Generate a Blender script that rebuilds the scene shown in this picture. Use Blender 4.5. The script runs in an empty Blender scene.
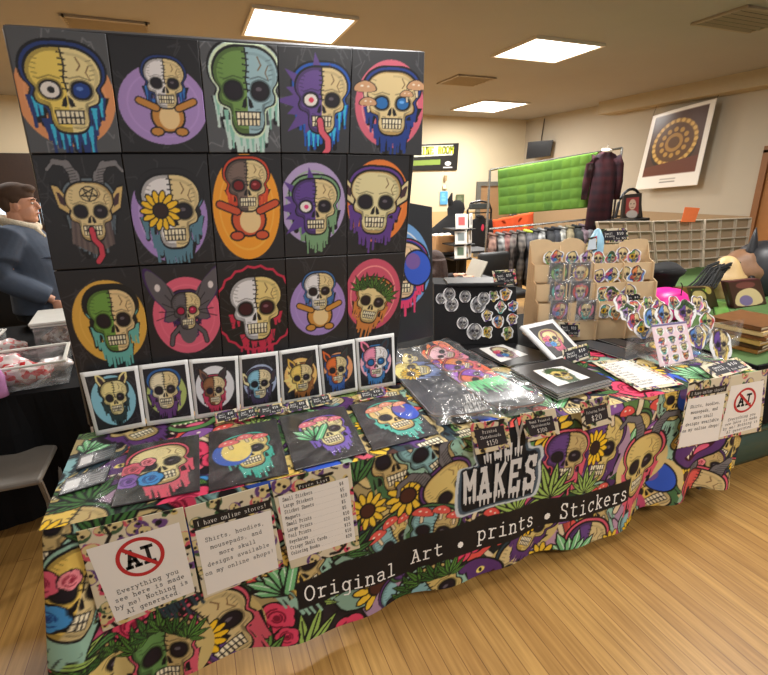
import bpy, bmesh, math, random
import numpy as np
rnd = random.Random(7)
S = bpy.context.scene
COL = S.collection

# ------------------------------------------------------------------ camera geometry
FPX, YAW, PIT, ROLL = 481.93, .3762, .3036, -.0095
CAM = np.array([.3087, -1.4796, 1.6998])
_cy, _sy, _cp, _sp = math.cos(YAW), math.sin(YAW), math.cos(PIT), math.sin(PIT)
FW = np.array([_sy*_cp, _cy*_cp, -_sp]); _R0 = np.array([_cy, -_sy, 0.]); _U0 = np.cross(_R0, FW)
RT = math.cos(ROLL)*_R0 + math.sin(ROLL)*_U0
UP = -math.sin(ROLL)*_R0 + math.cos(ROLL)*_U0
def ray(u, v): return (u-384)/FPX*RT - (v-337.5)/FPX*UP + FW
def on(u, v, P, N):
    d = ray(u, v); P = np.array(P, float); N = np.array(N, float)
    return CAM + d*(((P-CAM) @ N)/(d @ N))
def atz(u, v, z): return on(u, v, (0, 0, z), (0, 0, 1))
def aty(u, v, y): return on(u, v, (0, y, 0), (0, 1, 0))
def atx(u, v, x): return on(u, v, (x, 0, 0), (1, 0, 0))
def proj(P):
    d = np.array(P)-CAM
    return np.array([384+FPX*(d@RT)/(d@FW), 337.5-FPX*(d@UP)/(d@FW)])
def vplane(A, B):                       # vertical plane through two ground points
    d = np.array([B[0]-A[0], B[1]-A[1], 0.]); n = np.array([-d[1], d[0], 0.])/np.hypot(d[0], d[1])
    return (np.array([A[0], A[1], 0.]), n)
def quad(pts, pl): return [on(u, v, *pl) for u, v in pts]

# ------------------------------------------------------------------ colours, materials
def lin(c):
    c = np.asarray(c, float)/255.
    return np.where(c <= .04045, c/12.92, ((c+.055)/1.055)**2.4)
def hx(s): return tuple(int(s[i:i+2], 16) for i in (0, 2, 4))
_m = {}
def mat(name, col=(128, 128, 128), rough=.6, metal=0., noise=.08, scale=20., bump=0., emit=0., spec=.5):
    if name in _m: return _m[name]
    m = bpy.data.materials.new(name); m.use_nodes = True; nt = m.node_tree; N = nt.nodes; L = nt.links
    b = N['Principled BSDF']; b.inputs['Roughness'].default_value = rough; b.inputs['Metallic'].default_value = metal
    b.inputs['Specular IOR Level'].default_value = spec
    c = lin(col)
    tc = N.new('ShaderNodeTexCoord'); nz = N.new('ShaderNodeTexNoise'); nz.inputs['Scale'].default_value = scale; nz.inputs['Detail'].default_value = 4
    L.new(tc.outputs['Object'], nz.inputs['Vector'])
    mx = N.new('ShaderNodeMix'); mx.data_type = 'RGBA'
    mx.inputs[6].default_value = (*(c*(1-noise)), 1); mx.inputs[7].default_value = (*np.minimum(c*(1+noise), 1), 1)
    L.new(nz.outputs['Fac'], mx.inputs[0]); L.new(mx.outputs[2], b.inputs['Base Color'])
    if bump:
        bp = N.new('ShaderNodeBump'); bp.inputs['Strength'].default_value = bump; bp.inputs['Distance'].default_value = .01
        L.new(nz.outputs['Fac'], bp.inputs['Height']); L.new(bp.outputs['Normal'], b.inputs['Normal'])
    if emit:
        b.inputs['Emission Color'].default_value = (*c, 1); b.inputs['Emission Strength'].default_value = emit
    _m[name] = m; return m
def painted(name, rough=.5, spec=.4, coat=0., bump=0., gain=1.):
    if name in _m: return _m[name]
    m = bpy.data.materials.new(name); m.use_nodes = True; nt = m.node_tree; N = nt.nodes; L = nt.links
    b = N['Principled BSDF']; b.inputs['Roughness'].default_value = rough; b.inputs['Specular IOR Level'].default_value = spec
    b.inputs['Coat Weight'].default_value = coat; b.inputs['Coat Roughness'].default_value = .12
    a = N.new('ShaderNodeVertexColor'); a.layer_name = 'Col'; L.new(a.outputs['Color'], b.inputs['Base Color'])
    if bump:
        nz = N.new('ShaderNodeTexNoise'); nz.inputs['Scale'].default_value = 9
        bp = N.new('ShaderNodeBump'); bp.inputs['Strength'].default_value = bump; bp.inputs['Distance'].default_value = .02
        tc = N.new('ShaderNodeTexCoord'); L.new(tc.outputs['Object'], nz.inputs['Vector'])
        L.new(nz.outputs['Fac'], bp.inputs['Height']); L.new(bp.outputs['Normal'], b.inputs['Normal'])
    _m[name] = m; return m
def film(name, tint=(235, 240, 240), dens=.2, rough=.15, scale=7.):
    if name in _m: return _m[name]
    m = bpy.data.materials.new(name); m.use_nodes = True; nt = m.node_tree; N = nt.nodes; L = nt.links
    N.remove(N['Principled BSDF']); out = N['Material Output']
    t = N.new('ShaderNodeBsdfTransparent'); g = N.new('ShaderNodeBsdfGlossy'); g.inputs['Roughness'].default_value = rough
    d = N.new('ShaderNodeBsdfDiffuse'); d.inputs['Color'].default_value = (*lin(tint), 1)
    nz = N.new('ShaderNodeTexNoise'); nz.inputs['Scale'].default_value = scale; nz.inputs['Detail'].default_value = 5; nz.inputs['Distortion'].default_value = 1.5
    tc = N.new('ShaderNodeTexCoord'); L.new(tc.outputs['Object'], nz.inputs['Vector'])
    bp = N.new('ShaderNodeBump'); bp.inputs['Strength'].default_value = .8; bp.inputs['Distance'].default_value = .03
    L.new(nz.outputs['Fac'], bp.inputs['Height']); L.new(bp.outputs['Normal'], g.inputs['Normal'])
    cr = N.new('ShaderNodeValToRGB'); cr.color_ramp.elements[0].position = .45; cr.color_ramp.elements[1].position = .75
    cr.color_ramp.elements[0].color = (dens*.35,)*3+(1,); cr.color_ramp.elements[1].color = (min(1, dens*2.2),)*3+(1,)
    L.new(nz.outputs['Fac'], cr.inputs[0])
    m1 = N.new('ShaderNodeMixShader'); m1.inputs[0].default_value = .6; L.new(d.outputs[0], m1.inputs[1]); L.new(g.outputs[0], m1.inputs[2])
    m2 = N.new('ShaderNodeMixShader'); L.new(cr.outputs[0], m2.inputs[0]); L.new(t.outputs[0], m2.inputs[1]); L.new(m1.outputs[0], m2.inputs[2])
    L.new(m2.outputs[0], out.inputs[0])
    _m[name] = m; return m
def plaid(name, a, b, c, scale=14.):
    if name in _m: return _m[name]
    m = bpy.data.materials.new(name); m.use_nodes = True; nt = m.node_tree; N = nt.nodes; L = nt.links
    bs = N['Principled BSDF']; bs.inputs['Roughness'].default_value = .9
    tc = N.new('ShaderNodeTexCoord'); prev = None
    base = N.new('ShaderNodeRGB'); base.outputs[0].default_value = (*(lin(a)*.42), 1); prev = base.outputs[0]
    for ax, cc, sc in (('X', b, scale), ('Z', b, scale), ('Z', c, scale*1.9), ('X', c, scale*1.9)):
        w = N.new('ShaderNodeTexWave'); w.bands_direction = ax; w.inputs['Scale'].default_value = sc/6.; w.inputs['Distortion'].default_value = .6
        L.new(tc.outputs['Object'], w.inputs['Vector'])
        r = N.new('ShaderNodeValToRGB'); r.color_ramp.interpolation = 'CONSTANT' if cc is b else 'LINEAR'
        r.color_ramp.elements[0].color = (0, 0, 0, 1); r.color_ramp.elements[1].position = .55 if cc is b else .93
        k = .6 if cc is b else .2
        r.color_ramp.elements[1].color = (k, k, k, 1)
        L.new(w.outputs['Fac'], r.inputs[0])
        x = N.new('ShaderNodeMix'); x.data_type = 'RGBA'; L.new(r.outputs[0], x.inputs[0]); L.new(prev, x.inputs[6]); x.inputs[7].default_value = (*lin(cc), 1)
        prev = x.outputs[2]
    L.new(prev, bs.inputs['Base Color']); _m[name] = m; return m

# ------------------------------------------------------------------ objects
def wloc(o):
    p = np.zeros(3)
    while o is not None: p += np.array(o.location); o = o.parent
    return p
def tag(o, label=None, cat=None, group=None, kind=None):
    if label: o['label'] = label
    if cat: o['category'] = cat
    if group: o['group'] = group
    if kind: o['kind'] = kind
    return o
def thing(name, label, cat, loc, group=None):
    o = bpy.data.objects.new(name, None); COL.objects.link(o); o.location = tuple(float(a) for a in loc)
    o.empty_display_size = .05
    return tag(o, label, cat, group)
def mk(name, V, F, m, parent=None, smooth=False, colors=None):
    V = np.array(V, float)
    if parent is not None: org = wloc(parent)
    else:
        org = np.array([(V[:, 0].min()+V[:, 0].max())/2, (V[:, 1].min()+V[:, 1].max())/2, V[:, 2].min()])
    me = bpy.data.meshes.new(name)
    if isinstance(F, np.ndarray):
        n = len(F); me.vertices.add(len(V)); me.vertices.foreach_set('co', (V-org).ravel())
        me.loops.add(n*4); me.loops.foreach_set('vertex_index', F.ravel().astype(np.int32))
        me.polygons.add(n); me.polygons.foreach_set('loop_start', np.arange(0, n*4, 4, dtype=np.int32))
        me.polygons.foreach_set('loop_total', np.full(n, 4, dtype=np.int32)); me.update(calc_edges=True)
    else:
        me.from_pydata([tuple(v) for v in V-org], [], F); me.update()
    if smooth: me.polygons.foreach_set('use_smooth', np.ones(len(me.polygons), bool))
    if colors is not None:
        a = me.color_attributes.new('Col', 'FLOAT_COLOR', 'POINT')
        c = np.ones((len(V), 4), np.float32); c[:, :3] = colors; a.data.foreach_set('color', c.ravel())
    me.materials.append(m)
    o = bpy.data.objects.new(name, me); COL.objects.link(o)
    if parent is not None: o.parent = parent
    else: o.location = tuple(org)
    return o
class MB:                                   # collects pieces of ONE mesh
    def __init__(s): s.V = []; s.F = []
    def add(s, V, F):
        n = len(s.V); s.V += [np.array(v, float) for v in V]; s.F += [tuple(i+n for i in f) for f in F]; return s
    def box(s, c, size, ax=None, bev=0.):
        ax = np.eye(3) if ax is None else np.array(ax, float)
        h = np.array(size)/2.; c = np.array(c, float)
        if bev <= 0:
            V = [c + ax[0]*h[0]*i + ax[1]*h[1]*j + ax[2]*h[2]*k for k in (-1, 1) for j in (-1, 1) for i in (-1, 1)]
            return s.add(V, [(0, 2, 3, 1), (4, 5, 7, 6), (0, 1, 5, 4), (2, 6, 7, 3), (0, 4, 6, 2), (1, 3, 7, 5)])
        bm = bmesh.new(); bmesh.ops.create_cube(bm, size=1.)
        for v in bm.verts: v.co = (v.co[0]*size[0], v.co[1]*size[1], v.co[2]*size[2])
        bmesh.ops.bevel(bm, geom=bm.edges[:], offset=bev, segments=2, affect='EDGES', profile=.5)
        bm.verts.index_update()
        V = [c + ax[0]*v.co[0] + ax[1]*v.co[1] + ax[2]*v.co[2] for v in bm.verts]
        F = [tuple(v.index for v in f.verts) for f in bm.faces]; bm.free()
        return s.add(V, F)
    def tube(s, pts, r, n=8, cap=True):
        pts = [np.array(p, float) for p in pts]; k = len(pts)
        rr = r if isinstance(r, (list, tuple)) else [r]*k
        base = len(s.V); rings = []
        for i, p in enumerate(pts):
            d = pts[min(i+1, k-1)]-pts[max(i-1, 0)]; d = d/(np.linalg.norm(d)+1e-9)
            a = np.cross(d, (0, 0, 1.)) if abs(d[2]) < .95 else np.cross(d, (1., 0, 0)); a /= np.linalg.norm(a); b = np.cross(d, a)
            R = rr[i] if isinstance(rr[i], (list, tuple)) else (rr[i], rr[i])
            rings.append([p + a*math.cos(t)*R[0] + b*math.sin(t)*R[1] for t in np.linspace(0, 2*math.pi, n, endpoint=False)])
        V = [v for q in rings for v in q]; F = []
        for i in range(k-1):
            for j in range(n): F.append((i*n+j, i*n+(j+1) % n, (i+1)*n+(j+1) % n, (i+1)*n+j))
        if cap: F += [tuple(range(n))[::-1], tuple((k-1)*n+j for j in range(n))]
        return s.add(V, F)
    def ellipsoid(s, c, r, nu=16, nv=10, ax=None):
        c = np.array(c, float); ax = np.eye(3) if ax is None else np.array(ax)
        V = [c + ax[2]*r[2]]; F = []
        for i in range(1, nv):
            t = math.pi*i/nv
            for j in range(nu):
                p = 2*math.pi*j/nu
                V.append(c + ax[0]*r[0]*math.sin(t)*math.cos(p) + ax[1]*r[1]*math.sin(t)*math.sin(p) + ax[2]*r[2]*math.cos(t))
        V.append(c - ax[2]*r[2]); e = len(V)-1
        for j in range(nu): F.append((0, 1+j, 1+(j+1) % nu)); F.append((e, e-nu+(j+1) % nu, e-nu+j))
        for i in range(nv-2):
            for j in range(nu): a = 1+i*nu; F.append((a+j, a+nu+j, a+nu+(j+1) % nu, a+(j+1) % nu))
        return s.add(V, F)
    def loft(s, rings):                         # list of rings with equal counts, capped
        n = len(rings[0]); V = [v for q in rings for v in q]; F = []
        for i in range(len(rings)-1):
            for j in range(n): F.append((i*n+j, i*n+(j+1) % n, (i+1)*n+(j+1) % n, (i+1)*n+j))
        F += [tuple(range(n))[::-1], tuple((len(rings)-1)*n+j for j in range(n))]
        return s.add(V, F)
    def prism(s, poly, a, b, c, t):             # polygon (x,y) in frame origin c, axes a,b, extruded t along a x b
        a = np.array(a, float); b = np.array(b, float); nn = np.cross(a, b); nn /= np.linalg.norm(nn); n = len(poly)
        V = [c+a*x+b*y for x, y in poly]+[c+a*x+b*y+nn*t for x, y in poly]
        F = [tuple(range(n))[::-1], tuple(range(n, 2*n))]+[(i, (i+1) % n, n+(i+1) % n, n+i) for i in range(n)]
        return s.add(V, F)
    def build(s, name, m, parent=None, smooth=False): return mk(name, s.V, s.F, m, parent, smooth)
def remesh(o, vox, smooth=6):
    d = o.modifiers.new('r', 'REMESH'); d.mode = 'VOXEL'; d.voxel_size = vox; d.use_smooth_shade = True
    q = o.modifiers.new('s', 'SMOOTH'); q.factor = .5; q.iterations = smooth
    return o

# ------------------------------------------------------------------ canvas: shapes painted into the vertex colours of a fine grid
def smooth_closed(p, k=5):
    p = np.array(p, float); n = len(p); out = []
    for i in range(n):
        a, b, c, d = p[i-1], p[i], p[(i+1) % n], p[(i+2) % n]
        for t in np.linspace(0, 1, k, endpoint=False):
            out.append(.5*((2*b)+(-a+c)*t+(2*a-5*b+4*c-d)*t*t+(-a+3*b-3*c+d)*t**3))
    return np.array(out)
def clipx(p, side):
    out = []; n = len(p)
    for i in range(n):
        a, b = p[i], p[(i+1) % n]; ia, ib = a[0]*side >= 0, b[0]*side >= 0
        if ia: out.append(a)
        if ia != ib: t = a[0]/(a[0]-b[0]); out.append(a+(b-a)*t)
    return np.array(out) if len(out) > 2 else np.zeros((0, 2))
class Cv:
    def __init__(s, W, H, res, bg):
        s.W, s.H, s.res = W, H, res; s.k = res*2
        s.nx, s.ny = max(2, int(round(W*res))), max(2, int(round(H*res)))
        s.a = np.empty((s.ny*2, s.nx*2, 3), np.float32); s.a[:] = bg; s.M = np.array([[1., 0, 0], [0, 1., 0]])
    def at(s, x, y, sc=1., rot=0., sx=1.):
        c, n = math.cos(rot), math.sin(rot); s.M = np.array([[c*sc*sx, -n*sc, x], [n*sc*sx, c*sc, y]]); return s
    def poly(s, p, col):
        if len(p) < 3: return s
        p = np.array(p, float) @ s.M[:, :2].T + s.M[:, 2]; p = p*s.k
        x0, y0 = np.floor(p.min(0)).astype(int); x1, y1 = np.ceil(p.max(0)).astype(int)+1
        x0, y0 = max(x0, 0), max(y0, 0); x1, y1 = min(x1, s.a.shape[1]), min(y1, s.a.shape[0])
        if x1 <= x0 or y1 <= y0: return s
        X = np.arange(x0, x1)+.5; Y = np.arange(y0, y1)+.5
        ins = np.zeros((y1-y0, x1-x0), bool); n = len(p)
        for i in range(n):
            ax, ay = p[i]; bx, by = p[(i+1) % n]
            if ay == by: continue
            c = (ay > Y) != (by > Y)
            if not c.any(): continue
            xi = ax+(Y[c]-ay)*(bx-ax)/(by-ay)
            ins[c] ^= X[None, :] < xi[:, None]
        s.a[y0:y1, x0:x1][ins] = col; return s
    def ell(s, cx, cy, rx, ry, col, rot=0., n=28):
        t = np.linspace(0, 2*math.pi, n, endpoint=False); x = rx*np.cos(t); y = ry*np.sin(t); c, q = math.cos(rot), math.sin(rot)
        return s.poly(np.stack([cx+x*c-y*q, cy+x*q+y*c], 1), col)
    def line(s, p, w, col):
        p = np.array(p, float)
        for a, b in zip(p[:-1], p[1:]):
            d = b-a; L = np.hypot(*d)
            if L < 1e-9: continue
            n = np.array([-d[1], d[0]])/L*w/2; s.poly([a+n, b+n, b-n, a-n], col)
        for q in p: s.ell(q[0], q[1], w/2, w/2, col, n=8)
        return s
    def out(s):
        a = s.a.reshape(s.ny, 2, s.nx, 2, 3).mean((1, 3)); return lin(a)
BLK = (18, 17, 20); BONE = (226, 205, 152); BSH = (186, 155, 98)
_h = [(0, -1.0), (.36, -.97), (.64, -.8), (.78, -.52), (.76, -.25), (.64, -.06), (.69, .1), (.64, .27), (.44, .36), (.40, .5), (.40, .7), (.33, .88), (.2, .97), (0, .99)]
SK = smooth_closed(_h+[(-x, y) for x, y in _h[-2:0:-1]], 3)
_lx = np.linspace(-.82, .82, 83)
_low = np.array([max([y for x, y in SK*1.12 if abs(x-q) < .09] or [.2]) for q in _lx])
def drips(c, r, col, x0=-.8, x1=.8, y=.3, n=12, ln=.5, w=.085, dark=False):
    for i in range(n):
        x = x0+(x1-x0)*(i+.25+.5*r.random())/n; b = float(np.interp(x, _lx, _low)); l = ln*(.25+.75*r.random()); ww = w*(.7+.5*r.random())
        c.poly([(x-ww*1.3, b-.2), (x+ww*1.3, b-.2), (x+ww*.5, b+l*.6), (x+ww*.45, b+l), (x-ww*.45, b+l), (x-ww*.5, b+l*.6)], col); c.ell(x, b+l, ww*.55, ww*.7, col, n=8)
def rose(c, x, y, r, col, dark):
    c.ell(x, y, r*1.08, r*1.08, BLK)
    for k in range(5):
        a = k*1.256; c.ell(x+math.cos(a)*r*.45, y+math.sin(a)*r*.45, r*.55, r*.55, col)
    for k in range(3):
        a = k*2.1+.5; q = r*(.75-.2*k); c.line([(x+math.cos(a+t)*q*.8, y+math.sin(a+t)*q*.8) for t in np.linspace(0, 3.6, 8)], r*.1, dark)
    c.ell(x, y, r*.2, r*.2, dark)
def flower(c, x, y, r, col, cen, n=12):
    for k in range(n):
        a = k*2*math.pi/n; c.ell(x+math.cos(a)*r*.62, y+math.sin(a)*r*.62, r*.44, r*.2, BLK, a, 10)
        c.ell(x+math.cos(a)*r*.62, y+math.sin(a)*r*.62, r*.38, r*.14, col, a, 10)
    c.ell(x, y, r*.42, r*.42, BLK); c.ell(x, y, r*.34, r*.34, cen)
def leaf(c, x, y, r, a, col, w=.28):
    d = np.array([math.cos(a), math.sin(a)]); n = np.array([-d[1], d[0]]); o = np.array([x, y])
    f = lambda k, ww: [o, o+d*r*.3*k+n*ww*r, o+d*r*.65*k+n*ww*r*.8, o+d*r*k, o+d*r*.65*k-n*ww*r*.8, o+d*r*.3*k-n*ww*r]
    c.poly(f(1.08, w*.62), BLK); c.poly(f(.98, w*.42), col); c.line([o, o+d*r*.8], r*.03, BLK)
def fan(c, x, y, r, a, col, n=7, sp=2.6):
    for k in range(n):
        t = (k/(n-1)-.5)*sp; leaf(c, x, y, r*(1-.35*abs(t)/sp*2), a+t, col, .24)
def mushroom(c, x, y, r, col, st=(224, 205, 170)):
    c.line([(x, y), (x+.1*r, y+r)], r*.42, BLK); c.line([(x, y), (x+.1*r, y+r)], r*.3, st)
    cap = smooth_closed([(-1, .15), (-.8, -.45), (0, -.8), (.8, -.45), (1, .15), (0, .3)], 3)
    c.poly(cap*r*1.1+[x, y], BLK); c.poly(cap*r+[x, y], col)
    c.ell(x-.3*r, y-.3*r, .15*r, .1*r, (245, 235, 215)); c.ell(x+.3*r, y-.25*r, .12*r, .09*r, (245, 235, 215))
def skull(c, x, y, sc, r, bone=BONE, left=None, drip=(60, 130, 170), drip2=None, rot=0., sx=1., eye=None, ex=(), ecol=None, hair=None, line=None, teeth=True, ring=None):
    c.at(x, y, sc, rot, sx)
    if drip is not None:
        c.poly(SK*1.2, BLK); drips(c, r, BLK, n=11, w=.15, ln=.5); c.poly(SK*1.14, drip); drips(c, r, drip, n=15, ln=.62)
        if drip2: drips(c, r, drip2, n=10, ln=.5, w=.05)
    for e in ex:
        if e[0] == 'horns':
            for q in (-1, 1):
                p = [(q*.36, -.8), (q*.4, -1.25), (q*.62, -1.6), (q*1.02, -1.66), (q*1.25, -1.4)]
                for k in range(4): c.line([p[k], p[k+1]], .42-.09*k, BLK)
                for k in range(4): c.line([p[k], p[k+1]], .34-.08*k, e[1])
                for k in range(7):
                    t = k/7; xx = q*(.38+.2*t); yy = -.9-.65*t; c.line([(xx-.14, yy+.03), (xx+.14, yy-.03)], .025, (60, 58, 60))
        if e[0] == 'ears':
            for q in (-1, 1):
                p = np.array([(q*.6, -.35), (q*(1.0), -.75-e[2]*.35), (q*(1.15+e[2]*.2), -.75-e[2]*.5), (q*1.05, -.1), (q*.68, .15)])
                c.poly(p, BLK); m_ = p.mean(0); c.poly(m_+(p-m_)*.82, e[1] if q < 0 or len(e) < 4 else e[3]); c.poly(m_+(p-m_)*.42, (70, 45, 50))
        if e[0] == 'upears':
            for q in (-1, 1):
                p = np.array([(q*.2, -.8), (q*.45, -1.3), (q*(1.0), -1.75), (q*.98, -1.1), (q*.68, -.5)])
                c.poly(p, BLK); m_ = p.mean(0); c.poly(m_+(p-m_)*.84, e[1] if q < 0 else e[2]); c.poly(m_+(p-m_)*.45, (60, 45, 50))
        if e[0] == 'spikes':
            for k in range(9):
                a = math.pi*(.65+k*.115); L = 1.15+.3*(k % 2); cc = np.array([math.cos(a), math.sin(a)]); nn = np.array([-cc[1], cc[0]])
                c.poly([nn*.26+cc*.6, cc*L, -nn*.26+cc*.6], e[1])
        if e[0] == 'beard':
            for k in range(16):
                xx = -.7+k*.09; c.line([(xx*.9, .2), (xx, .9+.55*(1-abs(xx)))], .1, e[1] if k % 2 else e[2])
        if e[0] == 'wings':
            for q in (-1, 1):
                p = smooth_closed([(q*.25, -.1), (q*.7, -1.2), (q*1.6, -2.15), (q*2.0, -2.2), (q*1.95, -1.5), (q*1.6, -.7), (q*1.1, -.1), (q*1.25, .45), (q*.7, .5)], 2)
                c.poly(p*1.06, (60, 30, 90)); c.poly(p, e[1]); c.ell(q*1.45, -1.35, .15, .2, (225, 215, 215))
                for k in range(5): c.line([(q*.35, 0), (q*(.9+.2*k), -1.4+.45*k)], .04, BLK)
                c.line([(q*.4, .8), (q*.9, 1.3), (q*1.0, 1.8)], .3, BLK); c.line([(q*.4, .8), (q*.9, 1.3), (q*1.0, 1.8)], .2, e[1])
            c.ell(0, 1.1, .5, .75, e[1])
        if e[0] == 'mane':
            pts_ = np.array([(1.25*(1+.05*(k % 2))*math.cos(k*math.pi/20), 1.25*(1+.05*(k % 2))*math.sin(k*math.pi/20)) for k in range(40)]); c.poly(pts_*[.95, 1]*1.06, e[1]); c.poly(pts_*[.95, 1], (26, 25, 27)); drips(c, r, e[1], n=12, ln=.3)
            for k in range(26): a = k*.2417; c.line([(.85*math.cos(a), .85*math.sin(a)), (1.12*math.cos(a+.15), 1.12*math.sin(a+.15))], .025, (58, 56, 60))
        if e[0] == 'body':
            c.ell(0, 1.35, .72, .72, BLK); c.ell(0, 1.35, .64, .64, e[1]); c.ell(.05, 1.4, .42, .5, (235, 205, 150))
            for q in (-1, 1):
                c.line([(q*.45, 1.0), (q*1.1, .7)], .36, BLK); c.line([(q*.45, 1.0), (q*1.1, .7)], .26, e[1])
                c.ell(q*.5, 2.0, .3, .22, BLK); c.ell(q*.5, 2.0, .24, .16, e[1])
    if hair is not None:
        h = SK.copy(); h[:, 0] *= 1.18; h[:, 1] = h[:, 1]*1.05-.12; h = h[h[:, 1] < .25+.2*abs(h[:, 0])]; c.poly(h, hair)
    if line: c.poly(SK*1.12, line)
    c.poly(SK*1.06, BLK)
    c.poly(SK, BSH if left is None else bone); c.poly(SK*.93+[-.03, -.03], bone); c.poly(clipx(SK*.9+[.04, 0], 1), tuple(int(v*.9) for v in bone)); c.poly(clipx(SK*.84, 1), bone)
    if left is not None:
        c.poly(clipx(SK, -1), tuple(int(v*.75) for v in left)); c.poly(clipx(SK*.9+[.0, -.02], -1), left)
    ec = ecol or (28, 20, 30)
    sock = smooth_closed([(.1, -.02), (.16, -.2), (.36, -.26), (.54, -.16), (.57, .03), (.45, .18), (.26, .2), (.13, .12)], 3)
    for q in (-1, 1):
        so = sock*[q, 1]; ce = so.mean(0); c.poly(ce+(so-ce)*1.16, tuple(int(v*.62) for v in (left if (left and q < 0) else bone))); c.poly(so, BLK); c.poly(ce+(so-ce)*.78, ec)
    c.ell(.30, -.07, .08, .05, tuple(min(255, v+70) for v in ec))
    if eye is not None:
        c.ell(-.34, -.02, .2, .19, (235, 230, 225)); c.ell(-.32, -.02, .08, .08, eye)
    for q in (-1, 1): c.poly([(q*.015, .1), (q*.1, .2), (q*.15, .36), (q*.05, .38), (q*.02, .3)], BLK)
    for q in (-1, 1):
        bc_ = left if (left and q < 0) else bone; sh_ = tuple(int(v*.66) for v in bc_)
        c.poly([(q*.66, .16), (q*.44, .3), (q*.40, .55), (q*.36, .44), (q*.38, .28)], sh_); c.line([(q*.1, -.3), (q*.32, -.36), (q*.56, -.27)], .035, sh_)
        for k in range(5): yy = -.75+.11*k; xx = .74-.28*abs(yy+.5); c.line([(q*xx*.93, yy), (q*(xx-.16), yy+.03)], .022, sh_)
        c.line([(q*.36, .84), (q*.2, .9), (q*.05, .88)], .03, sh_); c.line([(q*.2, .42), (q*.3, .4)], .025, sh_)
    if teeth:
        c.poly([(-.33, .45), (.33, .45), (.29, .8), (-.29, .8)], BLK)
        for k in range(6):
            xx = -.3+k*.1
            c.poly([(xx+.01, .48), (xx+.09, .48), (xx+.085, .62), (xx+.015, .62)], (245, 236, 205)); c.poly([(xx+.015, .65), (xx+.085, .65), (xx+.08, .78), (xx+.02, .78)], (238, 226, 190))
    c.line([(.3, -.8), (.38, -.62), (.3, -.5)], .03, (120, 90, 60)); c.line([(.55, -.6), (.48, -.45), (.55, -.3)], .025, (120, 90, 60))
    if left is not None:
        c.line([(0, -.98), (.03, -.6), (-.02, -.3), (.02, 0)], .035, BLK)
        for k in range(7): c.line([(-.07, -.9+k*.14), (.07, -.88+k*.14)], .03, BLK)
    for e in ex:
        if e[0] == 'sun': flower(c, -.32, -.05, .55, (245, 196, 40), (50, 30, 25), 14)
        if e[0] == 'tongue': c.line([(-.05, .6), (.0, .95), (.2, 1.2), (.22, 1.5), (.05, 1.75)], .26, BLK); c.line([(-.05, .6), (.0, .95), (.2, 1.2), (.22, 1.5), (.05, 1.75)], .18, e[1])
        if e[0] == 'mush': mushroom(c, -.85, -.45, .32, (206, 160, 120)); mushroom(c, -.75, -.0, .25, (206, 160, 120)); mushroom(c, .45, -.3, .2, (206, 160, 120)); mushroom(c, .75, -.55, .28, (206, 160, 120))
        if e[0] == 'rmush': mushroom(c, -.5, -.7, .34, e[1]); mushroom(c, .1, -.85, .3, e[1]); mushroom(c, .6, -.65, .28, e[1])
        if e[0] == 'weed':
            for k in range(5): fan(c, -.7+k*.32, -.45-.2*math.sin(k), .75, -1.9+.25*k, (62, 110, 48) if k % 2 else (88, 138, 58), 6)
        if e[0] == 'roses': rose(c, -.75, -.1, .34, (226, 96, 120), (140, 30, 60)); rose(c, -.9, .45, .34, (140, 100, 180), (70, 40, 110)); rose(c, -.35, .6, .34, (70, 150, 214), (20, 70, 140)); rose(c, -.3, -.3, .22, (240, 140, 150), (150, 40, 60))
        if e[0] == 'crystal':
            for k in range(6):
                a = -2.6+k*.33; L = .85+.25*(k % 2); d = np.array([math.cos(a), math.sin(a)]); n = np.array([-d[1], d[0]]); o = np.array([-.45, .35])
                c.poly([o+n*.17, o+d*L*.8+n*.17, o+d*L*1.1, o+d*L*.8-n*.17, o-n*.17], BLK); c.poly([o+n*.12, o+d*L*.78+n*.12, o+d*L, o+d*L*.78-n*.12, o-n*.12], e[1]); c.line([o, o+d*L], .03, (225, 245, 225))
        if e[0] == 'galaxy':
            c.ell(.55, -.1, .5, .7, BLK); c.ell(.55, -.1, .45, .64, (50, 90, 200)); c.ell(.4, -.35, .25, .3, (120, 90, 160))
        if e[0] == 'moon': c.ell(-.5, -.1, .65, .75, (60, 100, 190)); c.ell(-.35, -.15, .5, .62, (238, 214, 120))
        if e[0] == 'star':
            p = [(.28*math.cos(t), -.62+.22*math.sin(t)) for t in [math.pi*(.5+k*.8) for k in range(6)]]; c.line(p, .035, BLK); c.line([(.3*math.cos(t), -.62+.25*math.sin(t)) for t in np.linspace(0, 6.3, 14)], .03, BLK)
    return c

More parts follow.
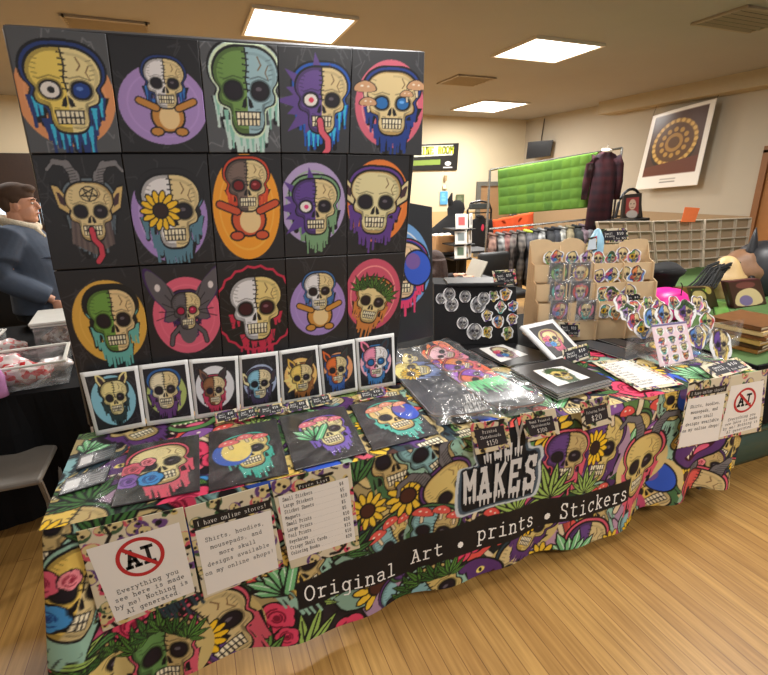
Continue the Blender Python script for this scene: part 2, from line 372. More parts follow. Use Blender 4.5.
def gridpanel(name, Q, cv, m, parent=None, thick=.003, warp=None, bulge=None, edge=None, smooth=False, full=False):
    """Q: TL, TR, BR, BL in space; canvas painted on the front."""
    TL, TR, BR, BL = [np.array(q, float) for q in Q]; col = cv.out(); nx, ny = cv.nx, cv.ny
    u, v = np.meshgrid(np.linspace(0, 1, nx), np.linspace(0, 1, ny))
    uu, vv = (u, v) if warp is None else warp(u, v)
    P = (TL*((1-uu)*(1-vv))[..., None]+TR*(uu*(1-vv))[..., None]+BR*(uu*vv)[..., None]+BL*((1-uu)*vv)[..., None])
    n = -np.cross(TR-TL, BL-TL); n /= np.linalg.norm(n)
    if bulge is not None: P = P+n*bulge(uu, vv)[..., None]
    I = np.arange(nx*ny).reshape(ny, nx)
    F = np.stack([I[1:, :-1], I[1:, 1:], I[:-1, 1:], I[:-1, :-1]], -1).reshape(-1, 4)
    rim = np.concatenate([I[0, :-1], I[:-1, -1], I[-1, :0:-1], I[:0:-1, 0]])
    V = P.reshape(-1, 3); C = col.reshape(-1, 3); k = len(V)
    back = V[rim]-n*thick; bc = np.tile(lin(edge) if edge is not None else C[rim].mean(0), (len(rim), 1))
    V = np.vstack([V, back, back.mean(0)[None]]); C = np.vstack([C, bc, bc[:1]])
    if thick == 0: return mk(name, V[:k], F, m, parent, smooth, C[:k])
    if full:
        B0 = P.reshape(-1, 3)-n*thick; V = np.vstack([P.reshape(-1, 3), B0]); C = np.vstack([C[:k], np.tile(bc[:1], (k, 1))]); a = np.arange(len(rim)); b = (a+1) % len(rim)
        return mk(name, V, np.vstack([F, F[:, ::-1]+k, np.stack([rim[a], rim[b], k+rim[b], k+rim[a]], -1)]), m, parent, smooth, C)
    r = len(rim); a = np.arange(r); b = (a+1) % r
    F2 = np.stack([rim[a], rim[b], k+b, k+a], -1)
    h = a[::2]; F3 = np.stack([k+h, k+(h+1) % r, k+(h+2) % r, np.full(len(h), k+r)], -1)
    if r % 2: F3 = F3[:-1]
    return mk(name, V, np.vstack([F, F2, F3]), m, parent, smooth, C)
def rounded(p=.12):
    def w(u, v):
        y = np.abs(v*2-1); e = np.clip((y-(1-2*p))/(2*p), 0, 1); k = np.sqrt(np.clip(1-e**2*.96, 0, 1)); return .5+(u-.5)*k, v
    return w
def disc(u, v):                            # square grid to disc
    x, y = u*2-1, v*2-1; return .5+.5*x*np.sqrt(1-y*y/2), .5+.5*y*np.sqrt(1-x*x/2)
def blob(seed):
    r = random.Random(seed); A = [(.06*r.random()+.02, r.randint(2, 6), r.random()*6) for _ in range(3)]
    def w(u, v):
        a, b = disc(u, v); x, y = a-.5, b-.5; t = np.arctan2(y, x); k = 1-.12
        s_ = k+sum(q*np.sin(n*t+p) for q, n, p in A); return .5+x*s_, .5+y*s_
    return w

# ------------------------------------------------------------------ single-stroke lettering
def A_(cx, cy, rx, ry, a0, a1, n=9): return [(cx+rx*math.cos(math.radians(t)), cy+ry*math.sin(math.radians(t))) for t in np.linspace(a0, a1, n)]
G = {
 'a': [[(.6, 3.6), (1.2, 4), (2.6, 4), (3.2, 3.4), (3.2, .3), (3.9, 0)], A_(1.9, 1.2, 1.3, 1.2, 60, 330)],
 'b': [[(.1, 6), (.8, 6), (.8, 0), (.1, 0)], A_(2.1, 2, 1.5, 2, 150, -150)], 'c': [A_(2.1, 2, 1.6, 2, 45, 320), [(3.3, 4), (3.3, 2.9)]],
 'd': [[(2.6, 6), (3.2, 6), (3.2, 0), (3.9, 0)], A_(1.9, 2, 1.5, 2, 30, 330)], 'e': [[(.5, 2.1), (3.5, 2.1)], A_(2, 2, 1.5, 2, 0, 310)],
 'f': [[(.4, 0), (2.9, 0)], [(1.5, 0), (1.5, 5), (2.2, 6), (3.4, 5.9)], [(.4, 4), (3, 4)]],
 'g': [A_(1.9, 2, 1.4, 2, 20, 340), [(3.9, 4), (3.3, 4), (3.3, -1.2), (2.6, -2), (1, -1.9)]],
 'h': [[(.1, 6), (.8, 6), (.8, 0)], [(.1, 0), (1.5, 0)], [(.8, 3), (1.8, 4), (2.8, 3.8), (3.2, 3), (3.2, 0)], [(2.6, 0), (3.9, 0)]],
 'i': [[(.8, 4), (2, 4), (2, 0)], [(.5, 0), (3.5, 0)], [(1.9, 5.5), (2.1, 5.7)]], 'j': [[(1, 4), (2.6, 4), (2.6, -1.2), (1.8, -2), (.6, -1.9)], [(2.5, 5.5), (2.7, 5.7)]],
 'k': [[(.2, 6), (.9, 6), (.9, 0)], [(.3, 0), (1.4, 0)], [(3.2, 4), (.9, 1.7)], [(1.6, 2.3), (3.2, 0)], [(2.5, 4), (3.7, 4)], [(2.6, 0), (3.9, 0)]],
 'l': [[(.8, 6), (2, 6), (2, 0)], [(.5, 0), (3.5, 0)]],
 'm': [[(-.1, 4), (.4, 4), (.4, 0)], [(.4, 3.3), (1.2, 4), (2, 3.4), (2, 0)], [(2, 3.3), (2.8, 4), (3.6, 3.4), (3.6, 0)], [(-.1, 0), (.9, 0)], [(3.3, 0), (4.1, 0)]],
 'n': [[(.2, 4), (.8, 4), (.8, 0)], [(.1, 0), (1.5, 0)], [(.8, 3), (1.8, 4), (2.8, 3.8), (3.2, 3), (3.2, 0)], [(2.5, 0), (3.9, 0)]],
 'o': [A_(2, 2, 1.6, 2, 0, 360, 14)], 'p': [[(.1, 4), (.8, 4), (.8, -2)], [(.1, -2), (1.8, -2)], A_(2.1, 2, 1.5, 2, 150, -150)],
 'r': [[(.5, 4), (1.4, 4), (1.4, 0)], [(.5, 0), (2.8, 0)], [(1.4, 2.8), (2.3, 3.9), (3.6, 3.8)]],
 's': [[(3.2, 3.1), (2.6, 3.9), (1.4, 4), (.8, 3.2), (1.2, 2.4), (2.8, 1.8), (3.3, 1), (2.7, .1), (1.2, 0), (.6, .9)]],
 't': [[(1.4, 5.5), (1.4, .8), (2, 0), (3.4, .3)], [(.4, 4), (3.2, 4)]], 'u': [[(.2, 4), (.8, 4), (.8, 1), (1.4, 0), (2.4, 0), (3.2, .9)], [(2.6, 4), (3.2, 4), (3.2, 0), (3.9, 0)]],
 'v': [[(.5, 4), (2, 0), (3.5, 4)], [(0, 4), (1.1, 4)], [(2.9, 4), (4, 4)]], 'w': [[(.3, 4), (1, 0), (2, 3), (3, 0), (3.7, 4)], [(-.1, 4), (.8, 4)], [(3.2, 4), (4.1, 4)]],
 'x': [[(.6, 4), (3.4, 0)], [(3.4, 4), (.6, 0)]], 'y': [[(.6, 4), (2.1, .2)], [(3.5, 4), (1.5, -2), (.5, -2)], [(0, 4), (1.2, 4)], [(2.8, 4), (4, 4)]], 'z': [[(.6, 4), (3.3, 4), (.6, 0), (3.4, 0)]],
 'A': [[(.5, 0), (2, 6), (3.5, 0)], [(1, 2.2), (3, 2.2)], [(-.1, 0), (1.3, 0)], [(2.7, 0), (4.1, 0)], [(1, 6), (2, 6)]], 'B': [[(.2, 0), (.8, 0), (.8, 6), (.2, 6)], [(.8, 6), (2.5, 6), (3.1, 4.6), (2.5, 3.2), (.8, 3.2)], [(2.5, 3.2), (3.5, 1.6), (2.7, 0), (.8, 0)]],
 'C': [A_(2.1, 3, 1.7, 3, 45, 315), [(3.4, 6), (3.4, 4.4)]], 'E': [[(3.3, 4.8), (3.3, 6), (.7, 6), (.7, 0), (3.5, 0), (3.5, 1.3)], [(.7, 3.1), (2.6, 3.1)]],
 'F': [[(3.3, 4.8), (3.3, 6), (.8, 6), (.8, 0)], [(.8, 3.1), (2.6, 3.1)]], 'G': [A_(2.1, 3, 1.7, 3, 45, 350), [(2.2, 2.7), (3.8, 2.7)]], 'H': [[(.7, 0), (.7, 6)], [(3.3, 0), (3.3, 6)], [(.7, 3), (3.3, 3)]],
 'I': [[(.6, 6), (3.4, 6)], [(2, 6), (2, 0)], [(.6, 0), (3.4, 0)]], 'K': [[(.8, 0), (.8, 6)], [(3.4, 6), (.8, 2.6)], [(1.7, 3.6), (3.5, 0)]], 'L': [[(.8, 6), (.8, 0), (3.5, 0), (3.5, 1.4)]],
 'M': [[(.4, 0), (.4, 6), (2, 2.6), (3.6, 6), (3.6, 0)]], 'N': [[(.6, 0), (.6, 6), (3.3, 0), (3.3, 6)], [(-.1, 6), (.6, 6)], [(2.6, 6), (4, 6)], [(0, 0), (1.3, 0)]],
 'O': [A_(2, 3, 1.8, 3, 0, 360, 18)], 'P': [[(.2, 0), (1.8, 0)], [(.9, 0), (.9, 6), (.2, 6)], [(.9, 6), (2.7, 6), (3.5, 4.5), (2.7, 3), (.9, 3)]], 'R': [[(.8, 0), (.8, 6), (2.6, 6), (3.3, 4.6), (2.6, 3.2), (.8, 3.2)], [(2.2, 3.2), (3.6, 0)]],
 'S': [[(3.3, 6), (3.3, 4.6)], [(3.3, 4.9), (2.6, 6), (1.4, 6), (.7, 4.8), (1.1, 3.6), (2.9, 2.8), (3.5, 1.4), (2.8, 0), (1.3, 0), (.6, 1.1)], [(.6, 0), (.6, 1.5)]],
 'T': [[(.3, 4.8), (.3, 6), (3.7, 6), (3.7, 4.8)], [(2, 6), (2, 0)], [(1.2, 0), (2.8, 0)]], 'Y': [[(.4, 6), (2, 3), (3.6, 6)], [(2, 3), (2, 0)]], 'W': [[(.3, 6), (1, 0), (2, 4), (3, 0), (3.7, 6)]], 'D': [[(.7, 0), (.7, 6), (2.2, 6), (3.5, 4.2), (3.5, 1.8), (2.2, 0), (.7, 0)]],
 '0': [A_(2, 3, 1.5, 3, 0, 360, 14)], '1': [[(.9, 4.8), (2, 6), (2, 0)], [(.8, 0), (3.2, 0)]], '2': [[(.6, 4.6), (1.3, 6), (2.8, 6), (3.3, 4.6), (.5, 0), (3.5, 0)]], '3': [[(.6, 5.4), (1.6, 6), (2.9, 5.7), (3.2, 4.4), (2, 3.2), (3.4, 2), (3, .4), (1.6, 0), (.5, .7)]],
 '4': [[(2.8, 0), (2.8, 6), (.4, 1.8), (3.6, 1.8)]], '5': [[(3.2, 6), (1, 6), (.8, 3.2), (2.2, 3.7), (3.3, 2.8), (3.3, 1), (2.2, 0), (.6, .5)]],
 '$': [[(3.2, 4.4), (2.5, 5.2), (1.4, 5.2), (.8, 4.2), (3.2, 2), (2.7, .9), (1.4, .8), (.7, 1.8)], [(2, 6.2), (2, -.2)]],
 '.': [[(1.9, .1), (2.1, .3)]], ',': [[(2.1, .5), (1.5, -1)]], '!': [[(2, 6), (2, 1.8)], [(1.9, .1), (2.1, .3)]], ':': [[(1.9, .1), (2.1, .3)], [(1.9, 3.2), (2.1, 3.4)]], '*': [A_(2, 2.4, .55, .55, 0, 360, 9)],
}
def text(name, items, fmap, m, parent, w=.55):
    """items: (string, x, y, advance, height-per-unit); fmap(x, y) -> point in space"""
    V = []; F = []
    for st, x0, y0, adv, hu in items:
        wu = adv/5.
        for ci, ch in enumerate(st):
            for pl in G.get(ch, []):
                p = [np.array([x0+ci*adv+a*wu, y0+b*hu]) for a, b in pl]; hw = w*min(wu, hu*1.1)*.5
                for a, b in zip(p[:-1], p[1:]):
                    d = b-a; L = np.hypot(*d)
                    if L < 1e-9: continue
                    d /= L; n = np.array([-d[1], d[0]])*hw; e = d*hw*.8; k = len(V)
                    for q in (a-e+n, b+e+n, b+e-n, a-e-n): V.append(fmap(*q))
                    F.append((k, k+1, k+2, k+3))
    return mk(name, V, F, m, parent)
def flat(Q, off=.0012):                   # (x right 0..1, y up 0..1) on a quad, lifted off it
    TL, TR, BR, BL = [np.array(q, float) for q in Q]; n = -np.cross(TR-TL, BL-TL); n /= np.linalg.norm(n)
    return lambda x, y: TL*(1-x)*y+TR*x*y+BR*x*(1-y)+BL*(1-x)*(1-y)+n*off
def inset(Q, l, t, r, b):
    f = flat(Q, 0); return [f(l, 1-t), f(1-r, 1-t), f(1-r, b), f(l, b)]
INK = mat('black ink', (20, 19, 20), .7); WINK = mat('white ink', (240, 238, 234), .7)
PAPER = painted('printed paper', .55); GLOSS = painted('glossy print', .3, .5)

# ================================================================== THE ROOM
XL, XR, YF, YB, ZC = -5., 8.2, -4.5, 9., 3.2
def wood_floor():
    m = bpy.data.materials.new('maple strip floor'); m.use_nodes = True; nt = m.node_tree; N = nt.nodes; L = nt.links
    b = N['Principled BSDF']; b.inputs['Roughness'].default_value = .38; b.inputs['Specular IOR Level'].default_value = .35
    tc = N.new('ShaderNodeTexCoord'); mp = N.new('ShaderNodeMapping'); mp.inputs['Rotation'].default_value = (0, 0, math.pi/2)
    L.new(tc.outputs['Object'], mp.inputs['Vector'])
    br = N.new('ShaderNodeTexBrick'); br.offset = .37; br.inputs['Scale'].default_value = 1.
    br.inputs['Brick Width'].default_value = 2.1; br.inputs['Row Height'].default_value = .066; br.inputs['Mortar Size'].default_value = .0016; br.inputs['Mortar Smooth'].default_value = .2
    br.inputs['Color1'].default_value = (*lin((190, 148, 84)), 1); br.inputs['Color2'].default_value = (*lin((170, 127, 68)), 1); br.inputs['Mortar'].default_value = (*lin((120, 82, 44)), 1)
    L.new(mp.outputs[0], br.inputs['Vector'])
    mp2 = N.new('ShaderNodeMapping'); mp2.inputs['Scale'].default_value = (30, 1.6, 1); L.new(tc.outputs['Object'], mp2.inputs['Vector'])
    nz = N.new('ShaderNodeTexNoise'); nz.inputs['Scale'].default_value = 2.2; nz.inputs['Detail'].default_value = 6; L.new(mp2.outputs[0], nz.inputs['Vector'])
    rp = N.new('ShaderNodeValToRGB'); rp.color_ramp.elements[0].color = (.72, .68, .62, 1); rp.color_ramp.elements[1].color = (1.08, 1.08, 1.08, 1)
    rp.color_ramp.elements[0].position = .3; rp.color_ramp.elements[1].position = .7; L.new(nz.outputs['Fac'], rp.inputs[0])
    mx = N.new('ShaderNodeMix'); mx.data_type = 'RGBA'; mx.blend_type = 'MULTIPLY'; mx.inputs[0].default_value = 1; L.new(br.outputs['Color'], mx.inputs[6]); L.new(rp.outputs[0], mx.inputs[7])
    L.new(mx.outputs[2], b.inputs['Base Color']); return m
def st(name, o): return tag(o, kind='structure')
def slab(name, a, b, m):
    a, b = np.array(a, float), np.array(b, float)
    return tag(MB().box((a+b)/2, b-a).build(name, m), kind='structure')
WALL = mat('cream wall paint', (204, 192, 164), .85, noise=.03, scale=1.5)
WALLR = mat('beige block wall paint', (174, 164, 146), .85, noise=.04, scale=1.2)
slab('floor', (XL, YF, -.1), (XR, YB, 0), wood_floor())
slab('ceiling', (XL, YF, ZC), (XR, YB, ZC+.1), mat('plaster ceiling', (160, 158, 156), .9, noise=.05, scale=1.3))
slab('wall_back', (XL-.1, YB, 0), (XR+.1, YB+.1, ZC), WALL)
slab('wall_right', (XR, YF, 0), (XR+.1, YB, ZC), WALLR)
slab('wall_left', (XL-.1, YF, 0), (XL, YB, ZC), WALL)
# boxed-in soffit along the right wall and darker lower band of paint
slab('trim_1', (XR-.32, YF, 2.98), (XR, 6.4, ZC), mat('soffit paint', (170, 156, 130), .85, noise=.04))
slab('trim_2', (XR-.015, YF, 0), (XR, YB, 1.22), mat('brown wainscot paint', (150, 128, 98), .8, noise=.05))
slab('trim_3', (XL, YB-.015, 0), (-1.85, YB, 2.3), mat('dark wood wainscot', (52, 36, 28), .6, noise=.2))
slab('trim_4', (2.5, YB-.015, 0), (XR, YB, 1.12), mat('tan lower wall paint', (196, 168, 120), .85, noise=.03))
for n_, (q, yy) in enumerate([([(36, 203), (43, 203), (46, 224), (40, 224)], 8.9), ([(-14, 205), (9, 207), (9, 228), (-14, 232)], 8.9)]):
    Q = [aty(u, v, yy) for u, v in q]; w = MB().box((Q[0]+Q[2])/2, (abs(Q[1][0]-Q[0][0]), .03, abs(Q[0][2]-Q[2][2])))
    w = w.build('window_%d' % (n_+1), mat('bright window pane', (205, 222, 235), .3, emit=1.1)); tag(w, kind='structure')
    c_ = (Q[0]+Q[2])/2; f_ = MB()
    for k in (-.5, 0, .5): f_.box(c_+np.array([k*abs(Q[1][0]-Q[0][0]), -.025, 0]), (.04, .03, abs(Q[0][2]-Q[2][2])+.04))
    f_.build('window_frame', mat('dark frame', (50, 44, 40), .5), w)
# doors
d2 = slab('door_2', (XR-.04, 2.3, 0), (XR-.016, 3.3, 2.1), mat('stained oak door', (150, 98, 46), .45, noise=.2, scale=6))
MB().box((XR-.05, 3.34, 1.07), (.06, .09, 2.16)).box((XR-.05, 2.26, 1.07), (.06, .09, 2.16)).box((XR-.05, 2.8, 2.16), (.06, 1.17, .09)).build('door_frame', mat('oak trim', (126, 80, 38), .5), d2)
MB().ellipsoid((XR-.08, 2.42, 1.0), (.035, .035, .035)).build('door_handle', mat('brushed steel', (170, 168, 162), .3, .9), d2)
_d = [aty(480, 186, 8.95), aty(505, 186, 8.95)]
d1 = slab('door_1', (_d[0][0], 8.95, 0), (_d[0][0]+1.0, 8.985, _d[0][2]), mat('brown door leaf', (148, 116, 82), .6))
MB().box((_d[0][0]-.04, 8.94, _d[0][2]/2), (.1, .06, _d[0][2])).box((_d[0][0]+1.04, 8.94, _d[0][2]/2), (.1, .06, _d[0][2])).box((_d[0][0]+.5, 8.94, _d[0][2]+.05), (1.18, .06, .1)).build('door_frame', mat('grey door frame', (96, 96, 90), .6), d1)
MB().ellipsoid((_d[0][0]+.9, 8.91, 1.0), (.03, .03, .03)).build('door_handle', mat('brushed steel'), d1)

# ceiling lights
LM = mat('light diffuser', (255, 250, 240), .5, emit=5.5, noise=0)
def ceiling_light(c, sx, sy, label, vis=True):
    t = thing('ceiling_light', label, 'ceiling light', (c[0], c[1], ZC-.02), 'flat ceiling light panels')
    MB().box((c[0], c[1], ZC-.012), (sx, sy, .012)).build('diffuser', LM, t)
    f = MB(); e = .03
    for s_ in (-1, 1): f.box((c[0]+s_*(sx/2+e/2), c[1], ZC-.014), (e, sy+2*e, .026)); f.box((c[0], c[1]+s_*(sy/2+e/2), ZC-.014), (sx, e, .026))
    f.build('frame', mat('light frame', (205, 196, 178), .5), t); return t
for q, lb in (([(250, 6), (352, 16), (337, 41), (245, 33)], 'bright square ceiling light panel above the skull art display board'),
              ([(527, 36), (592, 42), (570, 61), (497, 56)], 'bright square ceiling light panel between the board and the hanging poster'),
              ([(473, 99), (520, 102), (505, 111), (459, 110)], 'most distant bright ceiling light panel, near the back wall corner')):
    P = [atz(u, v, ZC) for u, v in q]; c = sum(P)/4
    sx = (P[1][0]-P[0][0]+P[2][0]-P[3][0])/2; sy = (P[3][1]+P[2][1]-P[0][1]-P[1][1])/2
    ceiling_light(c, sx*.97, sy, lb)
def area(x, y, z, sx, sy, e, col=(1, .975, .94)):
    l = bpy.data.lights.new('area light', 'AREA'); l.shape = 'RECTANGLE'; l.size = sx; l.size_y = sy; l.energy = e; l.color = col
    o = bpy.data.objects.new('area light', l); COL.objects.link(o); o.location = (x, y, z); return o
for x, y, e in ((1.5, 3.8, 100), (4.4, 3.7, 112), (6.1, 7.4, 110), (-1.6, 3.8, 45), (1.4, .3, 36), (4.5, .3, 62), (-1.6, .1, 5), (1.9, -2.8, 48), (4.5, -2.8, 52), (2.2, 7.4, 120), (-1.8, 7.4, 36)):
    area(x, y, ZC-.06, .9, .75, e)
w = bpy.data.worlds.new('World'); S.world = w; w.use_nodes = True
w.node_tree.nodes['Background'].inputs[0].default_value = (1., .98, .96, 1); w.node_tree.nodes['Background'].inputs[1].default_value = .42
# vents
def vent(c, sx, sy, label):
    t = thing('ceiling_vent', label, 'air vent', (c[0], c[1], ZC-.02)); f = MB()
    for s_ in (-1, 1): f.box((c[0]+s_*sx/2, c[1], ZC-.012), (.04, sy+.04, .02)); f.box((c[0], c[1]+s_*sy/2, ZC-.012), (sx, .04, .02))
    f.build('frame', mat('vent metal', (150, 138, 118), .5), t)
    MB().box((c[0], c[1], ZC-.004), (sx, sy, .006)).build('duct_opening', mat('duct dark', (40, 36, 32), .8), t)
    g = MB()
    for k in range(6): g.box((c[0], c[1]+sy*(-.42+.168*k), ZC-.012), (sx, .035, .012), ax=((1, 0, 0), (0, .8, -.6), (0, .6, .8)))
    g.build('grille', mat('vent metal'), t)
vent(atz(466, 80, ZC), .6, .6, 'square slatted air vent in the ceiling between two light panels')
vent(atz(108, 24, ZC), .7, .35, 'dark slatted air vent in the ceiling over the top left of the art board')
vent(atz(748, 19, ZC), .8, .5, 'wide pale air vent in the ceiling at the right edge')

# ================================================================== THE PATTERNED CLOTH
X0, X1, Y1, ZT, HT = -.2, 3.04, .62, .74, .685
def path(s):                                # perimeter path of the table edge: back-left, corner, front, corner, back-right
    L0, L1 = Y1, X1-X0
    s = np.asarray(s, float); r = .05
    x = np.where(s < L0, X0, np.where(s < L0+L1, X0+(s-L0), X1)); y = np.where(s < L0, Y1-s, np.where(s < L0+L1, 0., s-L0-L1))
    # outward normal, blended round the corners
    a = np.clip((s-L0)/r*.5+.5, 0, 1)*math.pi/2; b = np.clip((s-L0-L1)/r*.5+.5, 0, 1)*math.pi/2
    th = math.pi+a+b                        # pi: -x, 3pi/2: -y, 2pi: +x
    nx, ny = np.cos(th), np.sin(th)
    da, db = np.abs(s-L0), np.abs(s-L0-L1); c = np.maximum(0, 1-da/r)+np.maximum(0, 1-db/r)
    return x-nx*c*.012, y-ny*c*.012, nx, ny
PER = Y1*2+(X1-X0)
def drape(s, t):
    x, y, nx, ny = path(s); sx = s-Y1
    t = np.asarray(t, float)
    corL = np.exp(-((sx-.0)/.12)**2); corR = np.exp(-((sx-(X1-X0))/.16)**2)
    wv = .018*np.sin(sx*9.1+.6)+.011*np.sin(sx*19.+1.)+.006*np.sin(sx*4.1)
    right = np.clip((sx-2.35)/.5, 0, 1)*(sx < X1-X0+.6); wv = wv*(1+right*1.2)+right*.03*np.sin(sx*17.)
    side = (sx < 0)*.02*np.sin(sx*26)+.022*np.exp(-((sx-.12)/.16)**2)*np.sin(sx*42)
    o = .004+.006*np.minimum(t*20, 1)+t*(.028+wv+side)+t*corL*.075+t*corR*.02
    o = o+np.exp(-(t*12)**2)*0
    hem = HT*(1-.02*np.sin(sx*5)-right*.10-corR*.05)
    z = ZT+.003-t*hem-.0*corL
    return np.stack([x+nx*o, y+ny*o, z+0*o], -1)
cres = 270
cvD = Cv(PER, .7, cres, (170, 152, 104)); cvT = Cv(X1-X0, Y1, 210, (170, 152, 104))
PAL = [(206, 184, 120), (214, 192, 132), (196, 176, 120), (150, 176, 150), (188, 150, 176), (78, 44, 98), (104, 140, 76), (206, 84, 78), (134, 168, 150), (172, 140, 166), (46, 78, 50), (40, 34, 40), (190, 76, 112), (38, 56, 64), (212, 188, 96), (30, 34, 36), (60, 90, 52)]
def collage(cv, seed, dx=.19):
    r = random.Random(seed); W, H = cv.W, cv.H
    for k in range(int(W*H*60)):            # under-layer of swathes
        x, y = r.random()*W, r.random()*H; c = r.choice(PAL); q = smooth_closed([(math.cos(a)*(.5+.5*r.random()), math.sin(a)*(.5+.5*r.random())) for a in np.linspace(0, 6.28, 8, endpoint=False)], 4)
        z = .09+.1*r.random(); cv.at(x, y, z, r.random()*6, .5+r.random()); cv.poly(q*1.07, BLK); cv.poly(q, c); cv.poly(q*.6+[.08, .05], tuple(int(v*.86) for v in c))
    pts = []
    nyy = max(3, int(round(H/.17)))
    for i in range(int(W/dx)+1):
        for j in range(nyy+1): pts.append(((i+.5*(j % 2)+.3*r.random())*dx, (j+.35*r.random())*H/nyy))
    r.shuffle(pts)
    for n, (x, y) in enumerate(pts):
        k = n % 11; z = .095+.06*r.random(); rot = r.uniform(-.7, .7)
        if k in (0, 2, 4, 7, 9):
            opt = r.choice([(), (('roses',),), (('weed',),), (('rmush', (220, 90, 80)),), (('horns', (110, 106, 108)),), (('ears', (120, 150, 90), .6),), (('crystal', (120, 190, 130)),), (('sun',),), (('galaxy',),)])
            lf = r.choice([None, None, (98, 140, 78), (100, 66, 130), (222, 92, 84), (140, 186, 190), (232, 196, 96)])
            cv.at(x, y)
            if r.random() < .5: cv.ell(0, 0, z*1.2, z*1.2, r.choice(PAL))
            skull(cv, x, y, z*1.1, r, bone=r.choice([(212, 190, 136), (216, 192, 118), (196, 172, 116)]), left=lf, drip=r.choice([(40, 60, 70), (90, 52, 110), (150, 190, 170), (214, 90, 110), (70, 110, 70)]), rot=rot, sx=r.choice([.85, 1, 1.15]), ex=opt)
        elif k in (1, 6):
            cv.at(x, y, z*.9, rot); c = r.choice([(70, 118, 62), (110, 160, 80), (52, 84, 56), (158, 190, 96)]); fan(cv, 0, .3, 1.5, -1.57, c, 7)
        elif k == 3: cv.at(x, y, z*.9, rot); rose(cv, 0, 0, .7, (226, 70, 104), (130, 20, 50)); rose(cv, .8, .5, .45, (226, 70, 104), (130, 20, 50)); leaf(cv, -.4, .3, 1., 2.6, (80, 130, 70))
        elif k == 5: cv.at(x, y, z*.8, rot); mushroom(cv, -.4, -.2, .8, r.choice([(222, 84, 76), (140, 90, 160), (206, 150, 100)])); mushroom(cv, .7, .2, .5, (222, 84, 76))
        elif k == 8:                        # open grinning jaw with tongue
            cv.at(x, y, z, rot); c = r.choice([(88, 50, 108), (222, 80, 70), (90, 140, 80)]); q = smooth_closed([(-1.1, -.2), (-.4, -.9), (.5, -.8), (1.2, -.1), (.7, .7), (-.5, .8)], 4)
            cv.poly(q*1.08, BLK); cv.poly(q, c); cv.poly(smooth_closed([(-.8, 0), (0, .25), (.9, -.1), (.5, .5), (-.4, .55)], 4), (60, 14, 34)); cv.ell(.1, .42, .35, .13, (226, 96, 130))
            for i in range(7): cv.poly([(-.7+.2*i, .05+.1*math.sin(i)), (-.55+.2*i, .08), (-.62+.2*i, .28)], (244, 232, 200))
            cv.ell(-.35, -.35, .17, .12, (246, 226, 120)); cv.ell(.4, -.35, .17, .12, (246, 226, 120)); cv.ell(.4, -.35, .06, .09, BLK); cv.ell(-.35, -.35, .06, .09, BLK)
        else:
            cv.at(x, y, z*.8, rot); flower(cv, 0, 0, .9, (238, 196, 60), (74, 40, 30))
collage(cvD, 3); collage(cvT, 11)
def cloth_inv(u, v):                        # pixel -> (s, t) on the drape's front
    P = aty(u, v, -.02); s = P[0]-X0+Y1; t = (ZT-P[2])/HT
    for _ in range(12):
        p0 = proj(drape(s, t)); e = np.array([u, v])-p0
        J = np.stack([(proj(drape(s+1e-4, t))-p0)/1e-4, (proj(drape(s, t+1e-4))-p0)/1e-4], 1); d = np.linalg.solve(J, e); s += d[0]; t += d[1]
    return float(s), float(t)
strip_top = [(296, 585), (318, 577), (345, 562), (380, 552), (440, 532), (468, 523), (520, 509), (560, 498), (600, 490), (631, 479)]
strip_bot = [(628, 501), (600, 513), (570, 522), (520, 538), (485, 549), (450, 560), (400, 577), (350, 592), (320, 604), (299, 612)]
def st2cv(p): return (p[0], p[1]*.69)
cvD.at(0, 0); cvD.poly([st2cv(cloth_inv(*p)) for p in strip_top+strip_bot], (24, 21, 22))
